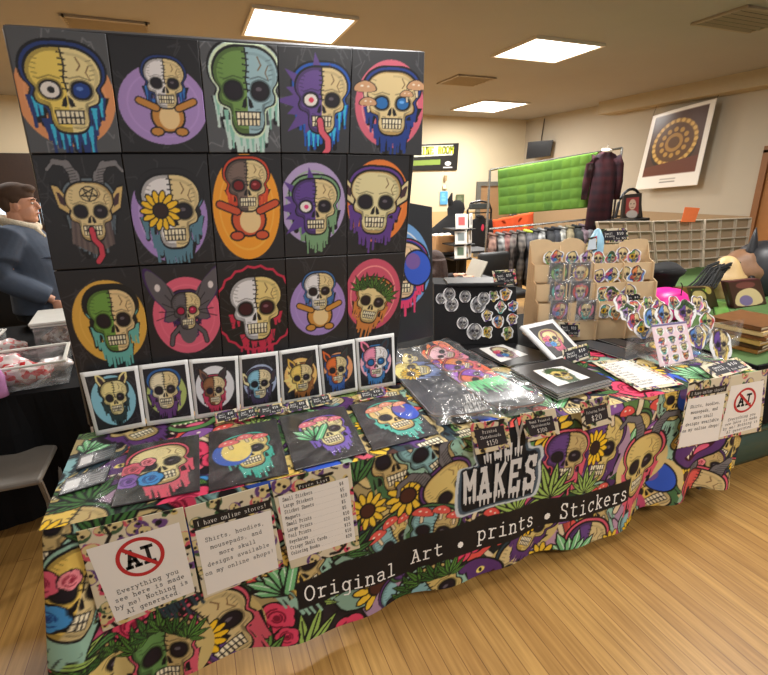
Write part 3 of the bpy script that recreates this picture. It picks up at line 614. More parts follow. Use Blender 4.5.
# shop logo: glow shape first, letters as their own lettering mesh
def logo_poly(pts): return [st2cv(cloth_inv(*p)) for p in pts]
glow = smooth_closed([(474, 458), (472, 440), (474, 424), (500, 416), (527, 412), (530, 428), (531, 446), (542, 446), (544, 456), (541, 462), (541, 478), (536, 495), (524, 500), (508, 504), (492, 508), (472, 515), (457, 518), (455, 500), (457, 478), (460, 470), (476, 466)], 3)
cvD.poly(logo_poly(glow), (196, 204, 208)); cvD.poly(logo_poly([(p-np.array([499, 480]))*.93+np.array([499, 480]) for p in glow]), (70, 86, 100)); cvD.poly(logo_poly([(p-np.array([499, 479]))*.86+np.array([499, 479]) for p in glow]), (16, 18, 24))
def build_cloth():
    t = thing('patterned_tablecloth', 'tablecloth covered in skulls, leaves and flowers, draped over the front table', 'tablecloth', (1.4, .3, .06))
    nx, ny = cvD.nx, cvD.ny; s, q = np.meshgrid(np.linspace(0, PER, nx), np.linspace(0, 1, ny)); P = drape(s, q); I = np.arange(nx*ny).reshape(ny, nx)
    F = np.stack([I[1:, :-1], I[1:, 1:], I[:-1, 1:], I[:-1, :-1]], -1).reshape(-1, 4)
    fab = painted('printed polyester', .62, .3, bump=.25)
    mk('front_drape', P.reshape(-1, 3), F, fab, t, True, cvD.out().reshape(-1, 3))
    nx, ny = cvT.nx, cvT.ny; u, v = np.meshgrid(np.linspace(0, 1, nx), np.linspace(0, 1, ny))
    P = np.stack([X0-.006+u*(X1-X0+.012), Y1-v*(Y1+.006), ZT+.004+0*u], -1); I = np.arange(nx*ny).reshape(ny, nx)
    F = np.stack([I[1:, :-1], I[1:, 1:], I[:-1, 1:], I[:-1, :-1]], -1).reshape(-1, 4)
    mk('top_panel', P.reshape(-1, 3), F, fab, t, True, cvT.out().reshape(-1, 3))
    def onc(off=.003):
        def f(s, t_):
            p = drape(s, t_); a = drape(s+.002, t_)-p; b = drape(s, t_+.004)-p; n = np.cross(b, a); n = n/np.linalg.norm(n)
            return p+n*off*(1 if n[1] < 0 else -1)
        return f
    fc = onc()
    # words along the black strip: (word, first baseline pixel, last baseline pixel)
    items = []
    def words(st, a, b, hk, wd=.62):
        s0, t0 = cloth_inv(*a); s1, t1 = cloth_inv(*b); adv = (s1-s0)/len(st)
        hu = adv*hk/6
        return text('lettering', [(st, 0, 0, adv, hu)], lambda x, y: fc(s0+x, (t0+(t1-t0)*x/(s1-s0))-y/HT), WINK, t, wd)
    words('Original', (305, 601), (397, 573), 1.25); words('Art', (411, 563), (445, 553), 1.3); words('*', (456, 552), (466, 549), 1.6, 1.4)
    words('prints', (477, 541), (534, 524), 1.35); words('*', (542, 524), (553, 521), 1.7, 1.4); words('Stickers', (559, 518), (627, 498), 1.45)
    # dripping logo letters
    def drip_word(st, box, r, gap=0):
        (x0, y0), (x1, y1), (x2, y2), (x3, y3) = box      # TL TR BR BL in pixels
        V = []; F = []; VB = []; FB = []
        n = len(st)
        for i, ch in enumerate(st):
            for pl in G[ch]:
                if ch in 'I' and pl != G['I'][1]: continue
                p = [np.array([(i+.08+(a/4.)*.78)/n, b/6.]) for a, b in pl]
                for a, b in zip(p[:-1], p[1:]):
                    d = b-a; d = d*np.array([n, 1.2]); L = np.hypot(*d)
                    if L < 1e-6: continue
                    d /= L; nn = np.array([-d[1]/n, d[0]/1.2])
                    for wd, VV, FF, o in ((.22, V, F, .0055), (.34, VB, FB, .003)):
                        e = np.array([d[0]/n, d[1]/1.2])*wd*.5; h = nn*wd*.5; k = len(VV)
                        for q in (a-e+h, b+e+h, b+e-h, a-e-h): VV.append((q, o))
                        FF.append((k, k+1, k+2, k+3))
            for k_ in range(3):             # drips under the letter
                x = (i+.2+.28*k_)/n; l = .12+.22*r.random()
                for wd, VV, FF, o in ((.10/n, V, F, .0055), (.16/n, VB, FB, .003)):
                    k = len(VV); dd = 0 if VV is V else .05
                    for q in ((x-wd, .12), (x+wd, .12), (x+wd*.4, -l-dd), (x-wd*.4, -l-dd)): VV.append((np.array(q), o))
                    FF.append((k, k+1, k+2, k+3))
        def m_(q):
            x, y = q; u = x0*(1-x)*y+x1*x*y+x2*x*(1-y)+x3*(1-x)*(1-y); v = y0*(1-x)*y+y1*x*y+y2*x*(1-y)+y3*(1-x)*(1-y)
            return cloth_inv(u, v)
        out = []
        for VV, FF, m2, nm in ((VB, FB, mat('logo shadow', (22, 26, 34), .7), 'logo_outline'), (V, F, mat('logo grey white', (206, 204, 202), .7), 'logo_lettering')):
            W_ = []
            for q, o in VV: s_, t_ = m_(q); W_.append(onc(o)(s_, t_))
            mk(nm, W_, FF, m2, t)
    r = random.Random(4)
    drip_word('ILLY', [(479, 430), (525, 420), (523, 448), (482, 459)], r)
    drip_word('MAKES', [(462, 474), (539, 455), (535, 484), (462, 501)], r)
    return t
build_cloth()
# the table under it
t = thing('folding_table', 'folding table hidden under the patterned skull tablecloth', 'table', (1.4, .32, 0))
MB().box((1.42, .31, .715), (X1-X0-.04, Y1-.04, .035)).build('tabletop', mat('table laminate', (200, 196, 188), .6), t)
for x in (-.05, 1.35, 2.9):
    for y in (.1, .52): MB().tube([(x, y, 0), (x, y, .7)], .014).build('leg', mat('grey steel', (120, 120, 122), .4, .7), t)
BC = mat('black polyester cloth', (13, 13, 15), .85, noise=.15, bump=.2, spec=.2)
bt = MB().box((1.95, 1.035, .7505), (2.2, .87, .009))
for k in range(45):
    x = .86+2.18*k/44
bt.box((3.056, 1.06, .40), (.012, .8, .70)).box((1.95, 1.464, .4), (2.2, .012, .70))
bt = bt.build('black_table_cover', BC); tag(bt, 'plain black cloth over the rear half of the stall, under the decks and prints', 'tablecloth')
t = thing('folding_table', 'folding table hidden under the plain black cloth', 'table', (1.95, 1.05, 0))
MB().box((1.95, 1.05, .715), (2.1, .78, .035)).build('tabletop', mat('table laminate'), t)
for x in (1.0, 2.9):
    for y in (.75, 1.4): MB().tube([(x, y, 0), (x, y, .7)], .014).build('leg', mat('grey steel'), t)

# ================================================================== DISPLAY BOARD
BP = ((0, .645, .74), (.02, 1, .06))
BPf = ((0, .638, .74), (.02, 1, .06))
rows = [[(2, 24), (106, 33), (198, 40), (277, 45), (352, 48), (425, 51)],
        [(30, 154), (122, 153), (209, 153), (281, 153), (349, 154), (422, 156)],
        [(30, 154), (121, 153), (207, 153), (281, 153), (347, 154), (410, 155)],
        [(53, 271), (139, 266), (216, 262), (285, 258), (347, 255), (405, 252)],
        [(79, 377), (153, 368), (223, 359), (289, 351), (348, 344), (399, 337)]]
board = thing('display_board', 'tall black display board standing behind the row of seven small prints', 'display board', (.5, .64, .745))
Q = [on(3, 25, *BP), on(424, 52, *BP), on(399, 337, *BP), on(79, 377, *BP)]
lo = [Q[3], Q[2]]
dn = (Q[3]-Q[0])/np.linalg.norm(Q[3]-Q[0]); b0 = Q[3]+dn*((Q[3][2]-.752)/abs(dn[2])); dn = (Q[2]-Q[1])/np.linalg.norm(Q[2]-Q[1]); b1 = Q[2]+dn*((Q[2][2]-.752)/abs(dn[2]))
cv = Cv(1.5, .3, 60, (22, 21, 23)); back = np.array([0, .012, 0])
gridpanel('backing_panel', [Q[0]+back, Q[1]+back, b1+back, b0+back], cv, painted('black foam board', .7), board, thick=.02)
fr = MB()
for a, b in ((Q[0]+back*3, b0+back*3), (Q[1]+back*3, b1+back*3)): fr.tube([a, b+np.array([0, 0, .005])], .012)
fr.tube([Q[0]+back*3, Q[1]+back*3], .012); fr.build('support_pipe', mat('grey steel'), board)
def prop_(Q, u, v, pl):                     # pixel to canvas units on quad Q
    P = on(u, v, *pl)-np.array(Q[0]); A = np.stack([Q[1]-Q[0], Q[3]-Q[0]], 1); x, y = np.linalg.lstsq(A, P, rcond=None)[0]
    return x, y
def cell(Q, res, bg, pl, circ, art, name, label, cat, group, m=GLOSS, seed=0, thick=.003, lines=True, parent=None):
    Q = [np.array(q) for q in Q]; W = (np.linalg.norm(Q[1]-Q[0])+np.linalg.norm(Q[2]-Q[3]))/2; H = (np.linalg.norm(Q[3]-Q[0])+np.linalg.norm(Q[2]-Q[1]))/2
    cv = Cv(W, H, res, bg); r = random.Random(seed)
    if lines:
        for k in range(16):
            x, y = r.random()*W, r.random()*H; p = [(x, y)]
            for j in range(5): x += r.uniform(-.05, .05)*W*3; y += r.uniform(-.05, .05)*H*3; p.append((x, y))
            cv.line(p, .004, tuple(min(255, int(v*1.25+12)) for v in bg))
    def m_(u, v): x, y = prop_(Q, u, v, pl); return x*W, y*H
    if circ:
        u, v, ru, rv, c1, c2 = circ; x, y = m_(u, v); rx = (m_(u+ru, v)[0]-m_(u-ru, v)[0])/2; ry = (m_(u, v+rv)[1]-m_(u, v-rv)[1])/2
        cv.ell(x, y, rx, ry, c1, n=48); cv.ell(x, y, rx*.82, ry*.82, c2, n=48); cv.ell(x, y, rx*.78, ry*.78, c1, n=48)
    for (u, v, h, kw) in art:
        if circ and parent is None: h = h*.9
        x, y = m_(u, v); sc = abs(m_(u, v+h)[1]-m_(u, v-h)[1])/2; sxx = abs(m_(u+h, v)[0]-m_(u-h, v)[0])/2/sc
        kw = dict(kw); kw['sx'] = kw.get('sx', 1.)*sxx; skull(cv, x, y, sc, r, **kw)
    o = gridpanel(name, Q, cv, m, parent, thick=thick)
    if parent is None: tag(o, label, cat, group)
    return o
DK, GR, MG = (36, 35, 38), (84, 86, 90), (58, 59, 63)
NAVY, CYAN, TEAL, LIL, ORG = (34, 56, 120), (60, 190, 232), (80, 170, 170), (160, 130, 200), (224, 148, 92)
WHT = (232, 230, 232)
cells = [
 (0, 0, GR, (67, 97, 50, 52, (224, 152, 100), (232, 162, 110)), [(67, 92, 47, dict(left=(240, 214, 104), bone=(238, 222, 160), drip=NAVY, drip2=CYAN, ecol=(24, 60, 140), eye=(30, 30, 30), sx=1.1))], 'yellow and cream half skull with blue drips on an orange circle'),
 (0, 1, DK, (163, 105, 43, 40, (168, 140, 202), (180, 150, 212)), [(164, 84, 27, dict(left=WHT, drip=NAVY, ex=(('body', (196, 136, 62)),), drip2=(50, 120, 200)))], 'small white and tan skull figure with brown arms on a purple circle'),
 (0, 2, GR, None, [(247, 92, 43, dict(left=(112, 150, 78), bone=(156, 190, 200), drip=(196, 220, 214), drip2=(140, 196, 180), line=(214, 232, 200), sx=.92))], 'green and pale blue half skull dripping white'),
 (0, 3, MG, None, [(322, 100, 32, dict(left=(104, 76, 150), bone=BONE, drip=(30, 90, 190), drip2=CYAN, eye=(220, 60, 90), ex=(('spikes', (98, 72, 146)), ('tongue', (222, 96, 116)))))], 'spiky purple half skull with blue flames and pink tongue'),
 (0, 4, MG, (389, 104, 33, 43, (216, 106, 128), (232, 150, 160)), [(391, 103, 34, dict(drip=(36, 62, 140), ex=(('mush',),), ecol=(40, 110, 180)))], 'bone skull with mushrooms on a pink circle'),
 (1, 0, DK, None, [(90, 212, 29, dict(rot=.04, drip=(104, 118, 128), drip2=(80, 92, 104), ex=(('horns', (126, 124, 128)), ('ears', (214, 184, 120), .5), ('beard', (92, 78, 78), (110, 96, 92)), ('tongue', (206, 64, 84)), ('star',))))], 'horned goat-eared skull with a star on its brow and long red tongue'),
 (1, 1, DK, (171, 216, 38, 47, (164, 136, 200), (186, 160, 216)), [(173, 212, 40, dict(left=WHT, drip=(88, 130, 150), hair=(34, 32, 36), ex=(('sun',),)))], 'white and bone skull with a sunflower eye on a purple circle'),
 (1, 2, DK, (247, 208, 33, 52, (240, 158, 44), (244, 178, 70)), [(247, 186, 28, dict(left=(120, 100, 92), drip=(206, 70, 40), ex=(('body', (204, 84, 50)),), ecol=(120, 20, 24), drip2=(220, 90, 50)))], 'brown and bone half skull in orange clothing on an orange circle'),
 (1, 3, DK, (313, 204, 32, 40, (178, 160, 206), (160, 180, 160)), [(315, 207, 30, dict(left=(96, 66, 146), drip=(120, 160, 120), ex=(('spikes', (92, 62, 142)),), eye=(226, 70, 130)))], 'spiky purple and bone half skull on a lilac ring'),
 (1, 4, DK, (379, 202, 31, 41, (232, 128, 56), (240, 140, 70)), [(376, 203, 34, dict(bone=(224, 214, 164), drip=(96, 60, 140), ex=(('ears', (222, 208, 158), .2),), rot=.05))], 'bald bone skull with pointed ears and purple drips on an orange circle'),
 (2, 0, DK, (112, 322, 38, 41, (222, 172, 74), (230, 182, 86)), [(115, 321, 34, dict(left=(112, 158, 70), bone=(232, 204, 150), drip=(104, 180, 170), hair=(28, 28, 28)))], 'green-faced half skull with black hair and teal drips on a gold circle'),
 (2, 1, DK, (188, 316, 34, 38, (222, 98, 124), (230, 110, 134)), [(187, 311, 20, dict(drip=(52, 30, 84), left=(96, 92, 98), ex=(('wings', (92, 88, 94)),), ecol=(170, 30, 70)))], 'grey winged moth skull figure on a pink circle'),
 (2, 2, DK, None, [(256, 309, 31, dict(left=WHT, bone=(232, 208, 136), drip=(196, 44, 74), ex=(('mane', (200, 46, 76)),), ecol=(60, 16, 28)))], 'white and bone half skull with black hair and red dripping outline'),
 (2, 3, DK, (318, 306, 27, 30, (164, 136, 200), (176, 148, 210)), [(319, 292, 20, dict(left=WHT, drip=(60, 110, 170), ex=(('body', (204, 142, 64)),)))], 'smaller white and tan skull figure with blue drips on a purple circle'),
 (2, 4, DK, (374, 295, 28, 35, (206, 84, 110), (244, 150, 150)), [(373, 302, 23, dict(rot=.25, drip=(206, 128, 66), ex=(('weed',),), bone=(230, 208, 150)))], 'skull with green leaf hair and orange drips on a rose circle'),
]
for i, j, bg, circ, art, lb in cells:
    a = (0, 1) if i == 0 else ((2, 3) if i == 1 else (3, 4)); T, B = rows[a[0]], rows[a[1]]
    pl = BPf if i else ((0, .634, .74), (.02, 1, .06))
    q = quad([T[j], T[j+1], B[j+1], B[j]], pl)
    c_ = sum(q)/4; q = [c_+(p-c_)*.988 for p in q]
    cell(q, 330 if i == 0 else 340, bg, pl, circ, art, 'art_print', 'print of '+lb, 'art print', 'large skull prints on the display board', seed=i*7+j, thick=.002)
# second board leaning behind
pl2 = ((0, .98, .74), (.05, 1, .02)); q = quad([(394, 200), (432, 207), (433, 336), (394, 344)], pl2)
o = cell(q, 300, (40, 42, 46), pl2, (402, 268, 27, 44, (110, 160, 214), (226, 228, 234)), [(401, 272, 31, dict(left=(230, 180, 130), bone=(232, 200, 160), drip=(226, 64, 112), line=(40, 60, 150), ex=(('galaxy',),)))],
         'art_print', 'dark grey art panel with a blue ringed skull, half hidden behind the main board', 'art print', None, seed=3, thick=.008, lines=False)

# ================================================================== SEVEN SMALL PRINTS
plc = ((0, .568, .74), (0, 1, -.05))
cards = [([(79.5, 373), (137.6, 365.5), (146, 426), (96.5, 437)], (138, 196, 214), [(116, 398, 17, dict(left=(236, 220, 150), bone=(236, 222, 160), drip=(40, 60, 60), ex=(('upears', (236, 220, 150), (236, 220, 150)),)))], 'cream skull with upright ears on a pale blue circle'),
 ([(138.4, 365.5), (187.6, 359.5), (195, 420.7), (147, 426)], (176, 190, 110), [(165, 390, 18, dict(left=(238, 226, 190), drip=(100, 60, 120), hair=(44, 96, 160)))], 'cream skull with a blue cap on an olive green circle'),
 ([(188.6, 359.7), (238, 355.8), (240.4, 413), (195.8, 421.5)], (222, 222, 226), [(215, 391, 14, dict(left=(146, 98, 64), bone=(226, 206, 160), drip=(190, 60, 90), ex=(('upears', (120, 86, 70), (60, 56, 60)),)))], 'brown and bone skull with dark ears on a white circle'),
 ([(238.9, 355.8), (278, 351), (281, 406), (241, 413)], (170, 182, 212), [(259, 384, 14, dict(left=(140, 196, 220), bone=(232, 214, 170), drip=(70, 60, 90), ex=(('ears', (232, 222, 170), .6, (60, 56, 66)),)))], 'light blue skull with fin ears on a lilac circle'),
 ([(278.9, 351), (317.6, 345), (322.6, 398), (282, 406)], (236, 190, 112), [(301, 378, 13, dict(left=(236, 202, 104), drip=(150, 96, 50), ex=(('upears', (226, 180, 80), (60, 56, 50)), ('spikes', (240, 214, 130)))))], 'yellow skull with a spiky mane and long ears on an orange-gold circle'),
 ([(318.4, 345.4), (354.6, 339), (358, 391), (323.4, 398)], (232, 160, 110), [(337, 370, 13, dict(left=(226, 112, 50), drip=(50, 90, 160), ex=(('upears', (222, 104, 48), (50, 60, 60)),)))], 'orange skull with long ears and blue drips on a peach circle'),
 ([(355.4, 338.6), (394, 333), (395.7, 385), (358.8, 391)], (236, 178, 196), [(376, 362, 15, dict(left=(240, 150, 180), bone=(240, 236, 236), drip=(60, 120, 180), ecol=(30, 100, 160), ex=(('upears', (236, 130, 160), (40, 60, 72)),)))], 'pink and white skull with long ears on a pink circle')]
for k, (q, cc, art, lb) in enumerate(cards):
    Q = quad(q, plc); Q[2][2] = max(Q[2][2], .749); Q[3][2] = max(Q[3][2], .749)
    t = thing('small_print', 'white-bordered print: '+lb, 'art print', (sum(Q)/4)*np.array([1, 1, 0])+np.array([0, 0, .748]), 'small white-bordered prints along the foot of the board')
    c0 = Cv(.2, .28, 60, (236, 236, 234)); gridpanel('paper_border', Q, c0, PAPER, t, thick=.002)
    u0 = sum(p[0] for p in q)/4; v0 = sum(p[1] for p in q)/4; ru = (q[1][0]-q[0][0])*.40
    I = inset(Q, .07, .07, .07, .08); off = np.array([0, -.0015, 0]); pli = (np.array(plc[0])+off, plc[1])
    cell([p+off for p in I], 380, (34, 33, 38), pli, (u0, v0, ru, ru*1.08, cc, cc), art, 'artwork', None, None, None, m=GLOSS, seed=40+k, thick=.001, parent=t)

# ================================================================== FOUR BLACK PRINTS IN SLEEVES LYING ON THE TABLE
FILM = film('clear sleeve film', dens=.1); BAG = film('wrinkled clear bag', dens=.2, rough=.18, scale=6)
pz = ((0, 0, .752), (0, 0, 1))
big = [([(130, 446), (199, 434), (200, 490), (111, 507)], [(160, 464, 18, dict(rot=-.2, sx=1.9, drip=(220, 90, 110), ex=(('roses',),), bone=(236, 220, 160)))], 'skull with pink, purple and blue roses'),
 ([(209, 432), (276, 419), (289, 473), (209, 491)], [(248, 450, 16, dict(rot=-.15, sx=1.9, drip=(70, 180, 160), ex=(('moon',), ('rmush', (226, 110, 110))), bone=(236, 214, 130)))], 'skull with a crescent moon and mushrooms dripping teal'),
 ([(279, 417), (344, 406), (367, 452), (295, 470)], [(328, 431, 15, dict(rot=-.15, sx=1.9, drip=(120, 90, 190), ex=(('crystal', (110, 200, 140)), ('rmush', (226, 120, 140))), bone=(232, 222, 160)))], 'skull with green crystals and a mushroom dripping purple'),
 ([(350, 405), (401, 394), (439, 433), (373, 450)], [(392, 416, 15, dict(rot=-.1, sx=1.8, drip=(80, 190, 170), ex=(('galaxy',), ('rmush', (226, 150, 120))), bone=(236, 204, 130)))], 'skull half filled with blue galaxy dripping green')]
for k, (q, art, lb) in enumerate(big):
    Q = quad(q, pz)
    t = thing('sleeved_print', 'sleeved black print lying flat: '+lb, 'art print', (sum(Q)/4)*np.array([1, 1, 0])+np.array([0, 0, .746]), 'sleeved black prints along the front edge of the table')
    cell(Q, 300, (44, 43, 44), pz, None, art, 'print_sheet', None, None, None, m=painted('sleeved print gloss', .3, .6, coat=.2), seed=60+k, thick=.004, parent=t)
    c_ = sum(Q)/4; QQ = [c_+(p-c_)*1.02+np.array([0, 0, .004]) for p in Q]
    if k == 0: QQ[0] = QQ[0]+np.array([-.05, 0, 0]); QQ[3] = QQ[3]+np.array([-.05, 0, 0])
    g = Cv(.3, .3, 80, (255, 255, 255)); gridpanel('clear_sleeve', QQ, g, FILM, t, thick=0, bulge=lambda u, v: .0025*np.sin(u*14+v*9)*np.sin(v*17+u*5))
# ================================================================== PAPER SIGNS HANGING ON THE FRONT
def border_cv(W, H, seed, res=330, dark=(214, 204, 178)):
    c = Cv(W, H, res, dark); r = random.Random(seed)
    for k in range(int(16+W*H*520)):
        x, y = r.random()*W, r.random()*H; z = .012+.012*r.random()
        if k % 3 == 0: c.at(x, y, z*1.3, r.uniform(-1, 1)); c.ell(0, 0, 1.1, 1.1, r.choice([(92, 60, 120), (206, 84, 100), (60, 90, 60)])); c.poly(SK, (212, 194, 140)); c.ell(-.3, 0, .22, .22, BLK); c.ell(.35, 0, .22, .22, BLK)
        elif k % 3 == 1: c.at(x, y, z, r.random()*6); c.poly(SK, r.choice([(60, 96, 56), (206, 70, 100), (106, 70, 130), (214, 190, 120)])); c.ell(.1, .1, .5, .4, BLK)
        else: c.at(x, y, z, r.random()*6); c.line([(-1.5, 0), (0, .6), (1.5, 0)], .5, BLK)
    return c
FRONT = ((0, -.055, 0), (0, 1, 0))
def sign(name, label, cat, outer, inner, lines, group=None, bands=(), seed=0, nosign=None, pl=FRONT, inkm=INK, incol=(236, 232, 226), w=.6, dy=None, head=None):
    Q = quad(outer, pl); W = np.linalg.norm(Q[1]-Q[0]); H = np.linalg.norm(Q[3]-Q[0]); base = sum(Q)/4; base[2] = min(p[2] for p in Q)
    t = thing(name, label, cat, base, group)
    gridpanel('paper', Q, border_cv(W, H, seed), PAPER, t, thick=.0015)
    n = -np.cross(Q[1]-Q[0], Q[3]-Q[0]); n /= np.linalg.norm(n)
    I = [p+n*.001 for p in quad(inner, pl)]
    tp = mk('text_panel', I, [(0, 3, 2, 1)], mat('panel %02x%02x%02x' % incol, incol, .6, noise=.01), t)
    for q, st_, m_ in bands:
        B = [p+n*.0016 for p in quad(q, pl)]; hb_ = mk('heading_band', B, [(0, 3, 2, 1)], mat('black band', (22, 20, 22), .6), t)
        if st_: text('lettering', [(st_, .04, .25, .92/len(st_), .5/6)], flat(B, .0008), WINK, hb_, .8)
    f = flat(I, .0008)
    if nosign:
        cx, cy, r0, asp = nosign; V = []; F = []
        for k in range(40):
            a = 2*math.pi*k/40
            V += [f(cx+r0*math.cos(a), cy+r0*asp*math.sin(a)), f(cx+r0*.83*math.cos(a), cy+r0*.83*asp*math.sin(a))]; F.append((2*k, 2*k+1, (2*k+3) % 80, (2*k+2) % 80))
        k = len(V); d = np.array([.7, -.7]); nn = np.array([.7, .7])*r0*.09
        for q in (-d*r0*.9+nn, d*r0*.9+nn, d*r0*.9-nn, -d*r0*.9-nn): V.append(f(cx+q[0], cy+q[1]*asp)+n*.0006)
        F.append((k, k+1, k+2, k+3)); mk('prohibition_symbol', V, F, mat('sign red', (190, 40, 44), .6), tp)
        text('lettering', [('AI', cx-r0*.62, cy-r0*asp*.38, r0*.68, r0*asp*.8/6)], f, inkm, tp, 1.15)
    if lines: text("lettering", lines, f, inkm, tp, w)
    return t
def centred(L, y0, dy, adv, h): return [(s, .5-len(s)*adv/2, y0-i*dy, adv, h/6) for i, s in enumerate(L)]
AIT = ['Everything you', 'see here is made', 'by me! Nothing is', 'AI generated.']
sign('paper_sign', 'sign reading AI crossed out in red, hanging at the left end of the table', 'sign', [(75.5, 532), (183, 507), (200, 592), (103, 632)], [(86, 549.5), (179, 522), (195, 591), (116.5, 622)],
     centred(AIT, .34, .095, .053, .056), nosign=(.5, .715, .27, .93), seed=1)
ST = ['Shirts, hoodies,', 'mousepads, and', 'more skull', 'designs available', 'on my online shops!']
sign('paper_sign', 'sign listing shirts, hoodies and mousepads, between the crossed-out AI sign and the price list', 'sign', [(184.5, 508), (268, 484), (284, 567), (204, 599)], [(195, 531), (270.5, 510), (278.5, 567.5), (207.5, 595)],
     centred(ST, .80, .125, .05, .06), bands=[([(192.5, 520), (269, 499.5), (270.5, 508), (194.5, 529.5)], 'I have online stores!', None)], seed=2)
PL = ['Small Stickers', 'Large Stickers', 'Sticker Sheets', 'Magnets', 'Small Prints', 'Large Prints', 'Foil Prints', 'Keychains', 'Crispy Skull Cards', 'Coloring Books']
PR = ['$4', '$5', '$10', '$5', '$5', '$10', '$20', '$15', '$10', '$20']
pll = []
for i, (a, b) in enumerate(zip(PL, PR)):
    y = .91-i*.092; pll += [(a, .05, y, .03, .0085), ('.'*int((.84-.06-len(a)*.03)/.022), .07+len(a)*.03, y, .022, .0085), (b, .86, y, .033, .0085)]
sign('price_list', 'white price list with ten dotted lines, hanging right of the shirts and hoodies sign', 'sign', [(270, 482), (350, 462), (360, 548), (291, 569)], [(278, 496.5), (348, 477), (355.5, 540), (289, 561)],
     pll, bands=[([(297, 484.5), (329, 476), (330, 481), (298, 490)], 'Price List', None)], seed=3, w=.9)
sign('paper_sign', 'sign listing shirts and hoodies at the right end, beside the right crossed-out AI sign', 'sign', [(689, 383), (731, 375), (719, 440), (677, 449)], [(688, 399), (725.5, 393), (718, 440), (677.5, 448)],
     centred(ST, .80, .12, .05, .06), bands=[([(690, 391), (727, 384.5), (726, 391), (689, 397.5)], 'I have online stores!', None)], seed=4, w=.7)
sign('paper_sign', 'sign reading AI crossed out in red, at the far right corner of the table', 'sign', [(731, 376), (768, 369), (761, 431), (719, 439.5)], [(731, 386), (764, 380), (758.5, 427), (719, 437.5)],
     centred(AIT, .30, .085, .053, .052), nosign=(.5, .66, .31, .8), seed=5)
FT = ((0, -.05, 0), (0, 1, 0))
NB = (26, 26, 38)
def tagsign(label, outer, inner, lines, pl=FT, group='black price cards on the front edge', seed=9, incol=NB, w=.9, name='price_card'):
    return sign(name, label, 'price card', outer, inner, lines, group, seed=seed, pl=pl, inkm=WINK, incol=incol, w=w)
tagsign('black price card for printed skateboards at 150 dollars', [(469, 424), (507, 418), (511.5, 447), (476, 455)], [(473.5, 430), (503, 425), (507.5, 443), (479, 449.5)],
        centred(['Printed'], .74, .1, .07, .15)+centred(['Skateboards'], .48, .1, .065, .15)+centred(['$150'], .1, .1, .1, .25))
tagsign('black price card for hand painted skateboards at 300 dollars', [(520, 414), (555, 408), (560, 434), (527, 442)], [(525, 420), (552, 415.5), (555.5, 430), (530.5, 436.5)],
        centred(['Hand Painted'], .74, .1, .065, .15)+centred(['Skateboards'], .48, .1, .065, .15)+centred(['$300'], .1, .1, .1, .25), seed=10)
tagsign('black price card for coloring books at 20 dollars', [(579.5, 402), (609, 395), (612, 423), (583, 431)], [(583.5, 409), (606, 403.5), (608.5, 418), (586, 425)],
        centred(['Coloring Books'], .64, .1, .06, .16)+centred(['$20'], .12, .1, .16, .34), seed=11)
# ================================================================== SKATEBOARD DECKS IN BAGS
pd = ((0, 0, .80), (0, 0, 1))
def deck(q, paint, label, seed):
    Q = quad(q, pd); c_ = sum(Q)/4; t = thing('skateboard_deck', label, 'skateboard', c_*np.array([1, 1, 0])+np.array([0, 0, .757]), 'skateboard decks in clear bags')
    W = np.linalg.norm(Q[1]-Q[0]); H = np.linalg.norm(Q[3]-Q[0]); cv = Cv(W, H, 240, (58, 60, 68)); paint(cv, W, H)
    Q = [c_+(p-c_)*.93+np.array([0, 0, -.03]) for p in Q]
    gridpanel('deck', Q, cv, painted('deck graphic', .3, .5, coat=.4), t, thick=.011, warp=rounded(.09), bulge=lambda u, v: .03*np.clip((np.abs(v*2-1)-.72)/.28, 0, 1)**1.5-.004*np.cos((u-.5)*3), edge=(150, 110, 70), smooth=True, full=True)
    QQ = [c_+(p-c_)*np.array([1.06, 1.0, 1]) for p in quad(q, pd)]; r = random.Random(seed); ph = [r.random()*6 for _ in range(8)]
    def wr(u, v):
        e = np.minimum(np.minimum(u, 1-u)*6, 1)*np.minimum(np.minimum(v, 1-v)*9, 1); z = .012*e
        for i in range(6):
            a = ph[i]; z = z+.0032*np.abs(np.sin((u*math.cos(a)*7+v*math.sin(a)*22)+ph[i-1]*3))*(.4+e)
        return z-.030*(1-e)
    gridpanel('clear_bag', QQ, Cv(.45, 1.1, 110, (255, 255, 255)), BAG, t, thick=0, bulge=wr, smooth=True)
def pd1(c, W, H):
    r = random.Random(5); skull(c, W*.42, H*.30, W*.42, r, drip=(120, 140, 190), ex=(('sun',),), bone=(240, 222, 130), rot=-1.2, sx=1.5, eye=None)
    skull(c, W*.65, H*.12, W*.2, r, drip=None, bone=(236, 220, 150), rot=-1.2, sx=1.5)
    c.at(0, 0)
def pd2(c, W, H):
    r = random.Random(6)
    for k in range(70):
        x, y = r.random()*W, (.02+.62*r.random())*H; cc = r.choice([(140, 80, 190), (240, 110, 70), (236, 150, 170), (250, 220, 160), (180, 110, 210), (240, 140, 90)]); c.at(x, y, .02+.03*r.random(), r.random()*6, 1.5); c.poly(SK*1.1, BLK); c.poly(SK, cc)
    for yy, cc, l in ((.16, (236, 190, 200), None), (.36, (244, 150, 90), (150, 90, 200)), (.55, (150, 90, 200), (230, 120, 90))):
        skull(c, W*.5, H*yy, W*.33, r, bone=cc, left=l, drip=(230, 110, 120), rot=-.9, sx=1.4)
    c.at(0, 0)
    for k in range(30): x = W*(.05+.9*k/30); c.line([(x, H*.6), (x, H*(.64+.14*r.random()))], .007, (120, 220, 150) if k % 2 else (90, 190, 120))
d1q = [(378, 351), (414, 344), (506, 411), (440, 420)]; d2q = [(412, 344), (442, 336), (563, 402), (507, 411)]
t1 = deck(d1q, pd1, 'bagged dark grey skateboard deck with a sunflower skull and white logo', 1)
t2 = deck(d2q, pd2, 'bagged skateboard deck crowded with purple, orange and green skull art', 2)
